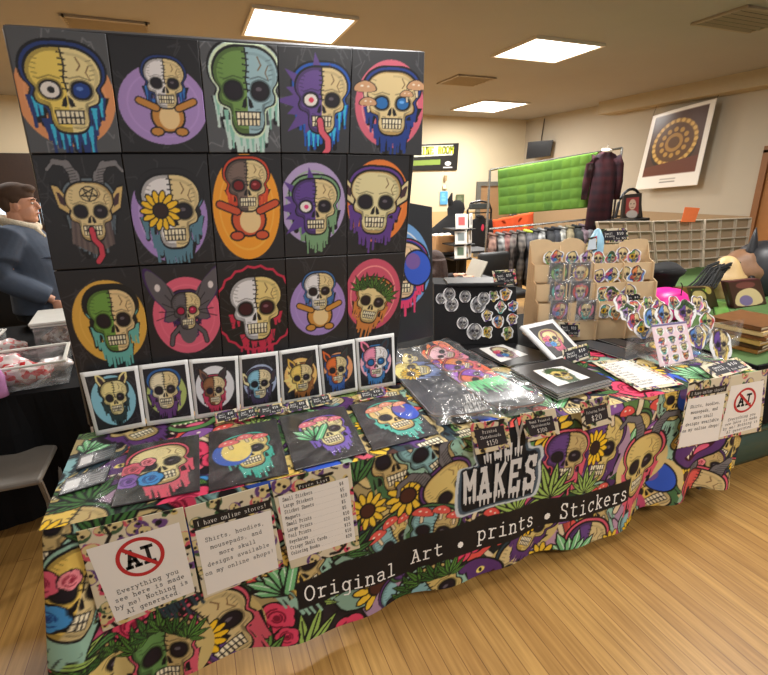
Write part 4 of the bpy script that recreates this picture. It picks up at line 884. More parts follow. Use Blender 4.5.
Qd = quad([(461, 396), (482, 392), (489, 410), (467, 415)], ((0, 0, .788), (0, 0, 1)))
dk = [o for o in bpy.data.objects if o.name.startswith('skateboard_deck')][0]
ff = flat(Qd, .001)
text('lettering', [('ILLY', .12, .58, .2, .42/6), ('MAKES', .0, .06, .2, .46/6)], ff, mat('logo grey white', (206, 204, 202)), dk, 1.7)

# ================================================================== BOOKS, FRAMED PRINTS, PRICE LIST LYING ON THE TABLE
def flat_print(q, z, label, name='framed_print', cat='art print', group=None, n=1, dark=(30, 30, 32), art=None, inner=None, pages=(214, 212, 206), th=.006):
    out = []
    pl = ((0, 0, z), (0, 0, 1)); Q = quad(q, pl); c_ = sum(Q)/4
    t = thing(name, label, cat, c_*np.array([1, 1, 0])+np.array([0, 0, z-th]), group)
    b = MB(); h = np.array([0, 0, -th]); V = [p for p in Q]+[p+h for p in Q]
    cover = Cv(np.linalg.norm(Q[1]-Q[0]), np.linalg.norm(Q[3]-Q[0]), 130, dark); gridpanel('cover', Q, cover, GLOSS, t, thick=.0015)
    b.add([c_+(p-c_)*.985-np.array([0, 0, .0016]) for p in Q]+[c_+(p-c_)*.985+h for p in Q], [(0, 3, 2, 1), (4, 5, 6, 7), (0, 1, 5, 4), (1, 2, 6, 5), (2, 3, 7, 6), (3, 0, 4, 7)])
    b.build('pages', mat('page edges', pages, .7), t)
    if inner:
        pl2 = ((0, 0, z+.001), (0, 0, 1)); I = quad(inner, pl2)
        u0 = sum(p[0] for p in inner)/4; v0 = sum(p[1] for p in inner)/4
        cell(I, 300, (232, 230, 226), pl2, None, [(u0, v0, art[0], art[1])], 'artwork', None, None, None, m=GLOSS, seed=int(u0), thick=.0008, lines=False, parent=t)
    return t
sk1 = dict(sx=1.6, drip=(150, 110, 120), bone=(206, 196, 160), ex=(('roses',),)); sk2 = dict(sx=1.7, drip=(90, 110, 90), bone=(214, 190, 110), ex=(('weed',),))
qa = [(468, 349), (510, 342), (560, 357), (508, 366)]
flat_print(qa, .762, 'black booklet with a red-toned skull on a white panel, nearest the black sticker box', 'coloring_book', 'book', art=(6, sk1), inner=[(479, 348.5), (503, 344.5), (528, 354.5), (501, 362)])
base_q = [(510, 368), (563, 358), (612, 379), (558, 394)]
for k in range(5):
    z = .765+k*.007
    last = k == 4
    P = [(u+(.8 if k % 2 else -.6), v) for u, v in base_q]
    t = flat_print([tuple(p) for p in [(a[0], a[1]+ (4-k)*1.4) for a in P]], z, ['coloring book at the bottom of the stack on the front edge', 'second lowest coloring book in the front stack', 'middle coloring book in the front stack', 'coloring book just under the top one in the front stack', 'top coloring book of the front stack, yellow skull on a white panel'][k],
        'coloring_book', 'book', 'coloring books stacked on the front edge', art=(7, sk2) if last else None, inner=[(533, 370.5), (562, 366), (590, 377.5), (558, 386)] if last else None, th=.0065)
flat_print([(505, 364), (548, 354), (572, 361), (530, 372)], .757, 'black booklet lying flat behind the stack of coloring books', 'coloring_book', 'book')
flat_print([(528, 352), (560, 348), (590, 358), (552, 364)], .758, 'black booklet half under the leaning skull print', 'coloring_book', 'book')
# printed sheet lying on the cloth
Qs = quad([(592, 362), (628, 357), (684, 384), (640, 391)], ((0, 0, .757), (0, 0, 1))); c_ = sum(Qs)/4
t = thing('price_list', 'white price list lying flat on the table behind the coloring books', 'price list', c_*np.array([1, 1, 0])+np.array([0, 0, .75]))
gridpanel('paper', Qs, border_cv(.35, .45, 20), PAPER, t, thick=.0012)
I = quad([(600, 364.5), (627, 360), (676, 382), (642, 388)], ((0, 0, .7582), (0, 0, 1))); mk('text_panel', I, [(0, 3, 2, 1)], mat('panel ece8e2', (236, 232, 226)), t)
text('lettering', pll, flat(I, .0008), INK, t, .9)
# leaning framed print + price card on acrylic stand
A, B = atz(552, 364, .765), atz(583, 352, .765); pln = vplane(A, B); pln = (pln[0], pln[1]+np.array([0, 0, -.0]))
def lean_plane(u0, v0, u1, v1, z, back):    # plane through a base line, leaning back
    a, b = atz(u0, v0, z), atz(u1, v1, z); d = (b-a)/np.linalg.norm(b-a); n0 = np.cross(d, (0, 0, 1)); n0 /= np.linalg.norm(n0)
    if n0 @ (CAM-a) < 0: n0 = -n0
    up = np.array([0, 0, 1])*math.cos(back)-n0*math.sin(back); n = np.cross(d, up); return (a, n/np.linalg.norm(n)), d, n0, up
plp, d_, n0_, up_ = lean_plane(557, 363, 583, 352, .765, .95)
Q = quad([(521, 326), (553, 319), (583, 352), (557, 363)], plp); t = thing('skull_print', 'white-bordered skull print propped up at an angle on a clear stand', 'art print', sum(Q)/4*np.array([1, 1, 0])+np.array([0, 0, .757]))
gridpanel('paper_border', Q, Cv(.2, .3, 60, (236, 236, 236)), GLOSS, t, thick=.02)
nn_ = -np.cross(Q[1]-Q[0], Q[3]-Q[0]); nn_ /= np.linalg.norm(nn_); I = [p+nn_*.0012 for p in inset(Q, .12, .1, .12, .1)]
cell(I, 330, (34, 33, 36), (I[0], plp[1]), (552, 338, 13, 11, (190, 170, 120), (200, 180, 130)), [(553, 339, 9, dict(sx=1.1, drip=(200, 90, 120), ex=(('roses',),)))], 'artwork', None, None, None, m=GLOSS, seed=5, thick=.0008, parent=t)
MB().box(sum(Q)/4-np.array([0, -.03, .05]), (.12, .01, .10)).build('stand_support', film('acrylic', dens=.25, rough=.05), t)
plq, *_ = lean_plane(563, 367, 590, 358, .757, .5)
def upcard(label, outer, inner, pl, lines, incol=(24, 24, 34), seed=0, name='price_card', group='small price cards standing on the stall'):
    t = sign(name, label, 'price card', outer, inner, lines, group, seed=seed, pl=pl, inkm=WINK, incol=incol, w=.9)
    return t
SL = [('Small', .08, .62, .07, .03), ('Prints', .08, .36, .07, .03), ('$10', .6, .55, .1, .045), ('3 for $25', .42, .1, .06, .03)]
upcard('black price card standing in front of the propped skull print', [(562, 350), (588, 343), (591, 357), (565, 366)], [(564, 352), (586.5, 345.5), (589, 355.5), (566.5, 363)], plq, SL, seed=21)

# row of black price cards behind the sleeved prints
pcl = ((0, .0, .757), (0, -.25, 1)); 
cq = [[(240, 414.5), (256, 411), (258, 417), (239, 422)], [(258, 411), (281, 407), (284, 413), (260, 418)], [(285, 407), (307, 403), (310, 409), (288, 413.5)], [(309, 402), (330, 397.5), (333, 403), (312, 408)], [(214, 417), (237, 412.5), (238, 419), (216, 424.5)], [(357, 395.5), (384, 391), (387, 396), (360, 402)]]
for k, q in enumerate(cq):
    base = [atz(*p, .757) for p in q]; base[0][2] += .03; base[1][2] += .03
    # stand the card up along its near edge
    a, b = base[3], base[2]; d = (b-a)/np.linalg.norm(b-a); up = np.array([0, .8, .45]); up /= np.linalg.norm(up); h = .055
    Q = [a+up*h, b+up*h, b, a]; Q = [p+np.array([0, 0, .003]) for p in Q]
    t = thing('price_card', ['black price card under the fourth small print', 'black price card under the fifth small print', 'black price card under the sixth small print', 'black price card at the right end of the card row', 'leftmost black price card under the small prints', 'black price card under the pink and white skull print'][k], 'price card', (a+b)/2, 'small price cards standing on the stall')
    gridpanel('card', Q, border_cv(.09, .055, 30+k), PAPER, t, thick=.001)
    I = [p+np.array([0, -.0008, .0008]) for p in inset(Q, .1, .12, .1, .12)]; mk('text_panel', I, [(0, 3, 2, 1)], mat('black band', (22, 20, 22)), t)
    text('lettering', SL, flat(I, .0008), WINK, t, .9)
# papers in sleeves at the left end
for q, lb in (([(80, 456), (117, 444), (114, 457), (76, 470)], 'small clear-sleeved card with a white panel at the left end of the cloth'), ([(66, 479), (111, 466), (105, 482), (58, 496)], 'crinkled clear sleeve with a black and white card at the left end')):
    Q = quad(q, ((0, 0, .751), (0, 0, 1))); t = thing('sleeved_card', lb, 'card', sum(Q)/4*np.array([1, 1, 0])+np.array([0, 0, .746]))
    c = Cv(.16, .07, 300, (38, 38, 42)); c.poly([(.01, .015), (.06, .015), (.06, .055), (.01, .055)], (214, 212, 210))
    for k in range(4): c.line([(.07, .02+.01*k), (.145, .02+.01*k)], .003, (190, 188, 186))
    gridpanel('card', Q, c, GLOSS, t, thick=.003)
    gridpanel('clear_sleeve', [p+np.array([0, 0, .004]) for p in Q], Cv(.2, .1, 80, (255,)*3), BAG, t, thick=0, bulge=lambda u, v: .004*np.abs(np.sin(u*20+v*8)))

# ================================================================== STICKERS
def sticker(center, ax, ay, r, kw, label, group, seed, bg=None, shape=None, sheen=True, name='sticker', cat='sticker'):
    cv = Cv(2.4, 2.4, 11, (240, 240, 240)); rr = random.Random(seed)
    if bg: cv.ell(1.2, 1.2, 1.06, 1.06, bg, n=30)
    skull(cv, 1.2, 1.1, .9, rr, **kw)
    C_ = np.array(center, float); ax = np.array(ax)*r; ay = np.array(ay)*r
    Q = [C_-ax+ay, C_+ax+ay, C_+ax-ay, C_-ax-ay]
    o = gridpanel(name, Q, cv, GLOSS, None, thick=.0015, warp=blob(seed) if shape is None else shape, edge=(240, 240, 240))
    return tag(o, label, cat, group)
pal = [('lilac', (170, 140, 200)), ('blue', (96, 140, 206)), ('green', (120, 170, 90)), ('pink', (226, 130, 160)), ('orange', (230, 140, 80)), ('yellow', (232, 204, 110)), ('teal', (90, 180, 170)), ('grey', (150, 150, 156)), ('purple', (104, 70, 150)), ('red', (200, 70, 70))]
exs = [(), (('roses',),), (('horns', (110, 106, 108)),), (('upears', (200, 160, 110), (90, 80, 80)),), (('rmush', (220, 90, 80)),), (('weed',),), (('spikes', (120, 90, 160)),), (('sun',),)]
def kwp(i): return dict(left=pal[(i*3+1) % 10][1] if i % 2 else None, drip=pal[(i*7+2) % 10][1], ex=exs[i % 8])

# black sticker box
A2, B2 = atz(446, 345, .757), atz(518, 344, .757); pb, db, nb, upb = lean_plane(446, 345, 518, 344, .757, .06)
t = thing('sticker_display', 'black cloth-covered box hung with round stickers and magnets, behind the decks', 'display stand', (A2+B2)/2)
P0 = on(434, 345, *pb); P1 = on(518, 344, *pb); T1 = on(516, 287, *pb); T0 = on(434, 284, *pb)
bk = -nb*.22
MB().add([P0, P1, T1, T0, P0+bk, P1+bk, T1+bk, T0+bk], [(0, 1, 2, 3), (5, 4, 7, 6), (3, 2, 6, 7), (4, 0, 3, 7), (1, 5, 6, 2), (4, 5, 1, 0)]).build('box', mat('black felt', (22, 22, 24), .9, noise=.3, scale=60), t)
MB().box((T0+T1)/2+bk*.3+np.array([0, 0, .012]), (.34, .2, .02), ax=(db, -nb, (0, 0, 1)), bev=.006).build('open_lid', mat('black card', (16, 16, 18), .5), t)
bxs = [(441, 298.5, 5, 7), (449, 294, 6, 7), (451.5, 304.5, 6.5, 7), (465, 296.5, 5.5, 0), (478, 304.5, 7.5, 7), (483.5, 298.5, 6, 7), (493.5, 296, 5.5, 2), (505.5, 294, 6.5, 1), (500.5, 307, 6, 3), (513, 306, 5.5, 8), (487, 315.5, 6, 5), (498, 321.5, 6.5, 1), (512, 319, 6, 5), (462.5, 323, 5.5, 0), (474.5, 331.5, 7.5, 7), (487, 332, 6, 2), (507.5, 333, 6.5, 2)]
lbs = ['grey round magnet at the far left of the black box', 'grey round magnet touching the far left one', 'pale grey round magnet below the left pair on the black box', 'single grey and white round magnet left of centre', 'large grey bagged magnet in the overlapping pair', 'smaller grey magnet overlapping the large bagged one', 'pale oval skull sticker in the top row of the black box', 'red and blue skull sticker at top right of the black box', 'cream skull sticker below the top row of the black box', 'purple flower-shaped sticker at the right edge of the black box', 'yellow pointed sticker in the middle of the black box', 'blue pointed sticker in the middle of the black box', 'yellow eared sticker at the right edge of the black box', 'small grey magnet low on the left of the black box', 'large grey bagged magnet low on the black box', 'green eared sticker at the bottom of the black box', 'green and cream skull sticker at bottom right of the black box']
bb0 = None
for k, ((u, v, r, ci), lb) in enumerate(zip(bxs, lbs)):
    c = on(u, v, *pb)+nb*.004; rr = np.linalg.norm(on(u, v-r, *pb)-c)
    gray = ci in (7, 0); col = pal[ci][1]
    o = sticker(c+nb*(.003 if k in (5, 1) else 0), db*.92, upb, rr*1.12, dict(left=(150, 150, 154) if gray else col, bone=(206, 206, 204) if gray else BONE, drip=(120, 120, 124) if gray else pal[(ci+3) % 10][1], ex=() if gray else exs[k % 8]), lb, 'stickers and magnets on the black box', 100+k, bg=(176, 176, 178) if gray else None, shape=disc if gray else None, name='round_magnet' if gray else 'sticker', cat='magnet' if gray else 'sticker')
upcard('silver-edged black price card standing on top of the black sticker box', [(492, 271), (515, 269), (517, 284), (495, 287)], [(495, 273.5), (512.5, 271.5), (514.5, 281.5), (498, 284)], (pb[0]+nb*.012, pb[1]), SL, seed=22)

# kraft sticker rack
pr_, dr, nr, upr = lean_plane(534, 342, 652, 337, .757, 0)
KR = mat('kraft board', (212, 184, 144), .8, noise=.05, scale=30); KR2 = mat('kraft board dark', (176, 140, 98), .8)  # second kraft is a darker tone, for the left end panel only
t = thing('sticker_rack', 'tan kraft card rack of stepped pockets holding stickers and square coasters', 'display rack', atz(597, 338, .757))
def RP(u, v, d): return on(u, v, pr_[0]-nr*d, pr_[1])
def rl(P):                                  # rack-local (along, height)
    q = P-pr_[0]; return q @ dr, q[2]
sc_h = []
a0 = rl(RP(534, 340, 0))[0]; a1 = rl(RP(652, 336, 0))[0]; WR = a1-a0
tiers = [(319, 296), (299, 280), (279, 258)]        # px front bottoms/tops at left, by row from the front
hts = [rl(RP(600, 339, 0))[1]] ; DEP = [0.0, .055, .11]; 
h0 = rl(RP(598, 319, 0))[1]; rows_h = []
for i, d in enumerate(DEP):
    hb = rl(RP(598, [319.5, 299.5, 280.5][i], d))[1]; ht = rl(RP(598, [302, 283, 263.5][i], d))[1]; rows_h.append((hb, ht))
hb4 = rl(RP(598, 262, .165))[1]; htop = rl(RP(598, 243, .19))[1]
def slabp(a, b, h_0, h_1, d, th=.005):
    c = pr_[0]+dr*(a+b)/2-nr*(d+th/2); c = np.array([c[0], c[1], pr_[0][2]+(h_0+h_1)/2]); return c, (b-a, th, h_1-h_0)
AX = (dr, -nr, (0, 0, 1))
b = MB(); c, s_ = slabp(a0, a1, .0, h0, 0); b.box(c, s_, AX); b.build('base_panel', KR, t)
for i, (hb, ht) in enumerate(rows_h):
    b = MB(); c, s_ = slabp(a0, a1, hb, ht, DEP[i]); b.box(c, s_, AX); b.build('pocket_front', KR, t)
    b = MB(); d1_ = DEP[i+1] if i < 2 else .165; c = pr_[0]+dr*(a0+a1)/2-nr*(DEP[i]+d1_)/2; b.box((c[0], c[1], pr_[0][2]+hb), (WR, d1_-DEP[i], .004), AX); b.build('shelf', KR, t)
bumps = []
for k in range(49):
    x = k/48; h = htop+.012*math.sin(x*2*math.pi*1.0+.4)+.03*max(0, 1-((x-.36)/.09)**2)**.5+.022*max(0, 1-((x-.08)/.1)**2)**.5+.024*max(0, 1-((x-.88)/.13)**2)**.5
    bumps.append((a0+WR*x, h))
b = MB(); b.prism([(a0, 0)]+[(a1, 0)]+bumps[::-1], dr, np.array([0, 0, 1.]), pr_[0]-nr*.19, .006); b.build('back_panel', KR, t)
side = [(-.014, 0), (-.014, rows_h[0][1]), (.035, rows_h[0][1]+.02), (.041, rows_h[1][1]), (.088, rows_h[1][1]+.02), (.096, rows_h[2][1]), (.15, rows_h[2][1]+.02), (.19, htop), (.19, 0)]
for k in range(5):
    b = MB(); b.prism(side if k in (0, 4) else [(p[0]+.002 if p[0] < .18 else p[0], max(p[1], .0)) for p in side], -nr, np.array([0, 0, 1.]), pr_[0]+dr*(a0+WR*k/4)-nr*-.003, .005); b.build('divider', KR2 if k in (0,) else KR, t)
# coasters: left two columns, three rows
CN = [['large-mouthed grey', 'white and tan'], ['red and grey', 'yellow'], ['purple ringed', 'dark green-faced']]
for i in range(3):
    for j in range(2):
        u = [[559, 580.5], [559.5, 580.5], [560, 586]][2-i][j]; v = [272.5, 291, 310][2-i]
        ri = i; hb, ht = rows_h[ri]; d = DEP[ri]-.006; c = RP(u, v, d); hs = .9*np.linalg.norm(RP(u+10.5, v, d)-c)
        tt = thing('square_coaster', 'boxed %s skull coaster in the %s, %s pocket column' % (CN[2-i][j], ['bottom row', 'middle row', 'top row'][i], ['left', 'second'][j]), 'coaster', c-np.array([0, 0, hs]), 'boxed square coasters in the kraft rack')
        Q = [c-dr*hs+upr*hs, c+dr*hs+upr*hs, c+dr*hs-upr*hs, c-dr*hs-upr*hs]; cv = Cv(.084, .084, 420, (58, 54, 62)); kk = i*2+j
        cv.ell(.042, .042, .033, .033, pal[(kk*3) % 10][1]); skull(cv, .042, .042, .026, random.Random(kk), **kwp(kk+1)); gridpanel('coaster', Q, cv, GLOSS, tt, thick=.004)
        MB().box(c+nr*.004+np.array([0, 0, .002]), (2.3*hs, .006, 2.35*hs), AX).build('clear_case', film('clear case', dens=.22, rough=.08, scale=12), tt)
# stickers peeking from pockets
n_ = 0
pk = [(0, [(549, 258, 5), (557, 257, 5.5), (572, 258, 5.5), (587, 258.5, 6), (598, 259, 6), (611, 258, 5), (622.5, 254.5, 6), (634, 257, 6)]),
      (1, [(599, 276, 5.5), (612, 275, 6), (625, 275, 6.5), (636.5, 275, 7)]), (2, [(603, 294, 6), (611.5, 294, 6), (629, 292, 6)]), (3, [(605, 311.5, 5.5), (616, 312, 6)])]
rn = ['along the top row of the kraft rack', 'in the second row of the kraft rack', 'in the third row of the kraft rack', 'in the bottom row of the kraft rack']
dd = {0: .16, 1: .105, 2: .05, 3: -.006}; bw_ = ['first', 'second', 'third', 'fourth', 'fifth', 'sixth', 'seventh', 'eighth']
for row, L_ in pk:
    for i, (u, v, r) in enumerate(L_):
        c = RP(u, v, dd[row]-.0035*(i % 2)); rr = np.linalg.norm(RP(u, v-r, dd[row])-RP(u, v, dd[row]))
        sticker(c, dr, upr, rr*1.45, kwp(n_), '%s skull sticker, %s from the left %s' % (pal[(n_*3+1) % 10][0] if n_ % 2 else 'bone-coloured', bw_[i], rn[row]), 'die-cut stickers in the kraft rack', 200+n_, bg=pal[(n_*7+4) % 10][1] if n_ % 3 else None); n_ += 1
upcard('small navy price card clipped on the right side of the kraft rack', [(617, 295), (640, 293.5), (641, 300), (618, 302)], [(618, 296), (639, 294.5), (640, 299), (619, 301)], (pr_[0]+nr*.02, pr_[1]), [('Stickers', .06, .3, .07, .06), ('$4', .75, .3, .1, .06)], seed=23)
upcard('black price card leaning below the bumpy kraft rack, behind the propped print', [(558, 322), (580, 323), (580, 337), (560, 336)], [(560, 324), (578, 325), (578, 335), (562, 334.5)], (pr_[0]+nr*.02, pr_[1]), SL, seed=24)
upcard('blue and white notice standing in the middle of the kraft rack top', [(588, 238), (597, 236), (597, 250), (585, 252)], [(589, 240), (596, 238), (596, 249), (587, 250)], (pr_[0]-nr*.17, pr_[1]), [], incol=(206, 220, 232), seed=25)
upcard('navy price card standing above the kraft rack, beside the pale cone', [(601, 229), (627, 228), (629, 241), (602, 243)], [(602.5, 231), (625.5, 230), (627, 239.5), (603.5, 241)], (pr_[0]-nr*.2, pr_[1]), SL, seed=26)
c = RP(597, 238, .215); cone = MB(); cone.loft([[c+np.array([math.cos(a)*r_, math.sin(a)*r_, z_]) for a in np.linspace(0, 6.283, 10, endpoint=False)] for z_, r_ in ((-.3, .05), (-.05, .05), (.0, .042), (.05, .02), (.06, .005))])
tag(cone.build('display_cone', mat('pale blue plastic', (150, 196, 220), .3), smooth=True), 'pale blue and white cone standing behind the kraft rack', 'ornament')

# acrylic sticker stands with die-cut stickers and sticker sheet
ps, ds, ns, ups = lean_plane(655, 367, 740, 356, .757, .32)
t = thing('sticker_stand', 'clear acrylic stand holding overlapping stickers behind the right price card', 'display stand', atz(690, 362, .757))
ACR = film('acrylic', dens=.25, rough=.05)
for j, (u0, u1, dz) in enumerate(((625, 668, .175), (655, 700, .135), (690, 738, .09))):
    a = on(u0, 352, ps[0]-ns*dz, ps[1]); b_ = on(u1, 350, ps[0]-ns*dz, ps[1]); a[2] = b_[2] = .80+.03*j
    MB().box((a+b_)/2, (np.linalg.norm(b_-a), .004, .16), (ds, -ns, (0, 0, 1))).build('acrylic_tier', ACR, t)
MB().box(atz(690, 362, .757)-ns*.07+np.array([0, 0, .004]), (.42, .2, .005), (ds, -ns, (0, 0, 1))).build('acrylic_base', ACR, t)
stl = [(622, 303, 8, .16, 'pink and blue creature'), (634, 308, 7, .16, 'orange fin'), (628, 313, 8, .155, 'lilac skull'), (635, 322, 8, .15, 'yellow eared skull'), (643, 330, 8, .145, 'green skull'),
       (648, 304, 6, .16, 'dark green leafy skull'), (659, 308, 7, .15, 'rose skull'), (652, 318, 9, .12, 'pale blue skull'), (664, 315, 9, .118, 'blue-capped skull'), (674, 303, 6, .15, 'red and white skull'),
       (686, 313, 11, .10, 'purple horned skull'), (697, 304, 7, .11, 'cream winged skull'), (703, 309, 7, .112, 'teal finned skull'), (707, 322, 8, .09, 'green spiky skull'), (703, 334, 9, .06, 'orange-haired skull'), (697, 337, 10, .055, 'blue flower skull'), (721, 346, 13, .03, 'large grey-purple skull')]
for i, (u, v, r, d, nm) in enumerate(stl):
    c = on(u, v, ps[0]-ns*d, ps[1]); rr = np.linalg.norm(on(u, v-r, ps[0]-ns*d, ps[1])-c)
    ky = kwp(i+3); 
    for nme, colr in pal:
        if nme in nm: ky['left'] = colr
    sticker(c, ds, ups, rr*1.35, ky, nm+' sticker overlapping others on the clear stand', 'die-cut stickers on the clear stand', 300+i, bg=pal[(i*3) % 10][1] if i % 2 else None)
Q = quad([(651, 325), (686, 321), (694, 359), (660, 367)], (ps[0]+ns*.0, ps[1])); cv = Cv(.14, .19, 330, (240, 214, 222)); cv.poly([(.0, .0), (.14, 0), (.14, .012), (0, .012)], (120, 110, 150))
for i in range(3):
    for j in range(4): cv.at(0, 0).ell(.03+.04*i, .034+.043*j, .017, .017, (250, 250, 250)); skull(cv, .03+.04*i, .034+.043*j, .0125, random.Random(i*4+j), **kwp(i*4+j))
o = gridpanel('sticker_sheet', Q, cv, GLOSS, thick=.0015); tag(o, 'pale pink sticker sheet printed with twelve small skulls, at the front of the clear stand', 'sticker sheet')
plz = ((0, 0, .762), (-.1, -.35, 1))
upcard('navy price card lying at the foot of the big grey-purple sticker', [(700, 366), (737, 357), (752, 368), (716, 379)], [(707, 367), (736, 359.5), (747, 367.5), (718, 375.5)], ((0, -.05, .755), (0, -.2, 1)), SL, seed=27)
flat_print([(575, 343), (590, 340), (650, 354), (628, 360)], .762, 'flat pale blue and black booklet in front of the kraft rack', 'sleeved_print', 'art print', dark=(60, 66, 74))
flat_print([(596, 338), (612, 337), (656, 349), (643, 353)], .760, 'flat dark grey booklet under the clear sticker stand', 'sleeved_print', 'art print', dark=(46, 46, 50))

# ================================================================== LEFT NEIGHBOUR TABLE
lt = MB(); lt.box((-1.39, 1.95, .735), (2.2, 1.5, .014)); 
cl = []
n = 60
for i in range(n+1):
    s_ = i/n; x = -2.5+2.22*s_; y = 1.19-.02*math.sin(s_*40)-.01*math.sin(s_*90); cl.append((x, y))
V = [(x, 1.2, .742) for x, y in cl]+[(x, y-.015, .55) for x, y in cl]+[(x, y-.04, .06+.02*math.sin(x*9)) for x, y in cl]  # front drape lengthened nearly to the floor, standing in for under-table shade
F = [(i, i+1, n+2+i, n+1+i) for i in range(n)]+[(n+1+i, n+2+i, 2*n+3+i, 2*n+2+i) for i in range(n)]
lt.add(V, F); V = [(-.285, y, .742) for y in (1.2, 1.9, 2.7)]+[(-.27+.005*k, y, .08) for k, y in enumerate((1.2, 1.9, 2.7))]; lt.add(V, [(0, 1, 4, 3), (1, 2, 5, 4)])
tag(lt.build('black_tablecloth', BC), 'black cloth on the neighbouring table at the left, under the clear bins', 'tablecloth')
t = thing('folding_table', 'neighbouring folding table under the black cloth at the left', 'table', (-1.5, 1.95, 0)); MB().box((-1.5, 1.95, .708), (1.9, 1.4, .035)).build('tabletop', mat('table laminate'), t)
for x in (-2.35, -.6):
    for y in (1.35, 2.5): MB().tube([(x, y, 0), (x, y, .69)], .016).build('leg', mat('grey steel'), t)
# grey folding chair pushed under
CHX, CHY = atz(38, 484, .45)[:2]; CHX -= .21; CHY += .03
t = thing('folding_chair', 'grey metal folding chair pushed under the black-clothed table at the left', 'chair', (CHX, CHY, 0)); GS = mat('chair grey', (128, 122, 114), .45, .2)
cc_ = lambda x, y, z: (CHX+x, CHY+y, z)
MB().box(cc_(0, .2, .44), (.42, .40, .03), bev=.012).build('seat', GS, t)
for sx in (-.2, .2): MB().tube([cc_(sx, .03, .43), cc_(sx*1.02, .06, .3), cc_(sx*1.1, -.02, .0)], .012).build('leg', GS, t); MB().tube([cc_(sx, .38, .43), cc_(sx, .3, .25), cc_(sx, .42, .0)], .012).build('leg', GS, t)
MB().box(cc_(0, .425, .47), (.40, .02, .10), bev=.008).build('backrest', GS, t)
# clear bins with bagged sweets
CLR = film('bin plastic', dens=.2, rough=.2, scale=5)
def bin_(cx, cy, z, w, d, h, label, lid=True, rz=0.):
    t = thing('storage_bin', label, 'bin', (cx, cy, z)); th = .004; c, s_ = math.cos(rz), math.sin(rz); ax = ((c, s_, 0), (-s_, c, 0), (0, 0, 1)); C_ = np.array([cx, cy, z])
    o = lambda x, y, zz: C_+np.array([x*c-y*s_, x*s_+y*c, zz])
    b = MB(); b.box(o(0, 0, th/2), (w, d, th), ax)
    for q in (-1, 1): b.box(o(q*w/2, 0, h/2), (th, d, h), ax); b.box(o(0, q*d/2, h/2), (w, th, h), ax)
    b.build('tub', CLR, t); r_ = MB()
    for q in (-1, 1): r_.box(o(q*w/2, 0, h), (.018, d+.02, .012), ax, .004); r_.box(o(0, q*d/2, h), (w+.02, .018, .012), ax, .004)
    r_.build('rim', mat('milky plastic', (214, 212, 204), .35), t)
    if lid: MB().box(o(0, 0, h+.016), (w+.03, d+.03, .018), ax, .006).build('lid', mat('milky plastic'), t)
    return t
bin_(-.60, 1.42, .745, .44, .34, .12, 'open clear bin of red and white bagged sweets at the front left', False, .12)
bin_(-.43, 1.93, .745, .36, .34, .20, 'clear lidded storage bin standing beside the art board', True, .1)
bin_(-1.02, 1.95, .745, .36, .36, .11, 'open clear bin behind the front bin of sweets', False, .05)
def bag(c, r, col, label, seed):
    rr = random.Random(seed); b = MB(); b.ellipsoid(c, r, 18, 12); V = np.array(b.V); 
    for i in range(len(V)):
        V[i] = c+(V[i]-c)*(1+.12*math.sin(V[i][0]*80+seed)+.1*math.sin(V[i][1]*90+V[i][2]*60))
    m = _m.get('sweets'+label[:6]) 
    nm = 'sweet wrap %d' % seed
    mm = bpy.data.materials.new(nm); mm.use_nodes = True; nt = mm.node_tree; bs = nt.nodes['Principled BSDF']; bs.inputs['Roughness'].default_value = .2
    vo = nt.nodes.new('ShaderNodeTexVoronoi'); vo.inputs['Scale'].default_value = 42; tc = nt.nodes.new('ShaderNodeTexCoord'); nt.links.new(tc.outputs['Object'], vo.inputs['Vector'])
    cr = nt.nodes.new('ShaderNodeValToRGB'); cr.color_ramp.elements[0].color = (*lin(col), 1); cr.color_ramp.elements[1].color = (*lin((232, 222, 220)), 1); cr.color_ramp.elements[0].position = .35; cr.color_ramp.elements[1].position = .6
    nt.links.new(vo.outputs['Color'], cr.inputs[0]); nt.links.new(cr.outputs[0], bs.inputs['Base Color'])
    b.V = list(V); o = b.build('sweet_bag', mm, smooth=True); tag(o, label, 'bag')
bag(np.array([-.56, 1.34, .808]), (.12, .08, .055), (206, 40, 48), 'bag of red and white sweets at the front of the clear bin', 1)
bag(np.array([-.68, 1.48, .815]), (.11, .08, .06), (226, 110, 120), 'pink and white bag of sweets behind the red one', 2)
bag(np.array([-.83, 1.58, .80]), (.07, .06, .04), (214, 90, 100), 'bag of pale pink sweets at the left of the clear bin', 3)
bag(np.array([-.45, 1.47, .795]), (.09, .05, .035), (150, 146, 144), 'clear bag of grey items in the right of the bin', 4)
bag(np.array([-.47, 1.92, .83]), (.12, .1, .06), (150, 120, 110), 'brown bag inside the lidded clear bin', 5)
bag(np.array([-.78, 1.88, .80]), (.1, .07, .05), (226, 140, 140), 'long pink and white bag of sweets behind the front bin', 6)
pc_ = atz(-4, 400, .747); b = MB(); b.tube([pc_+np.array([0, .05, z_]) for z_ in (0, .04, .09, .13, .16)], [.04, .036, .04, .03, .012], 14); o = b.build('plush_toy', mat('rainbow plush', (190, 130, 180), .9, noise=.5, scale=18), smooth=True)
b = MB(); 
tag(o, 'small multicoloured plush toy at the left edge beside the sweets', 'toy')

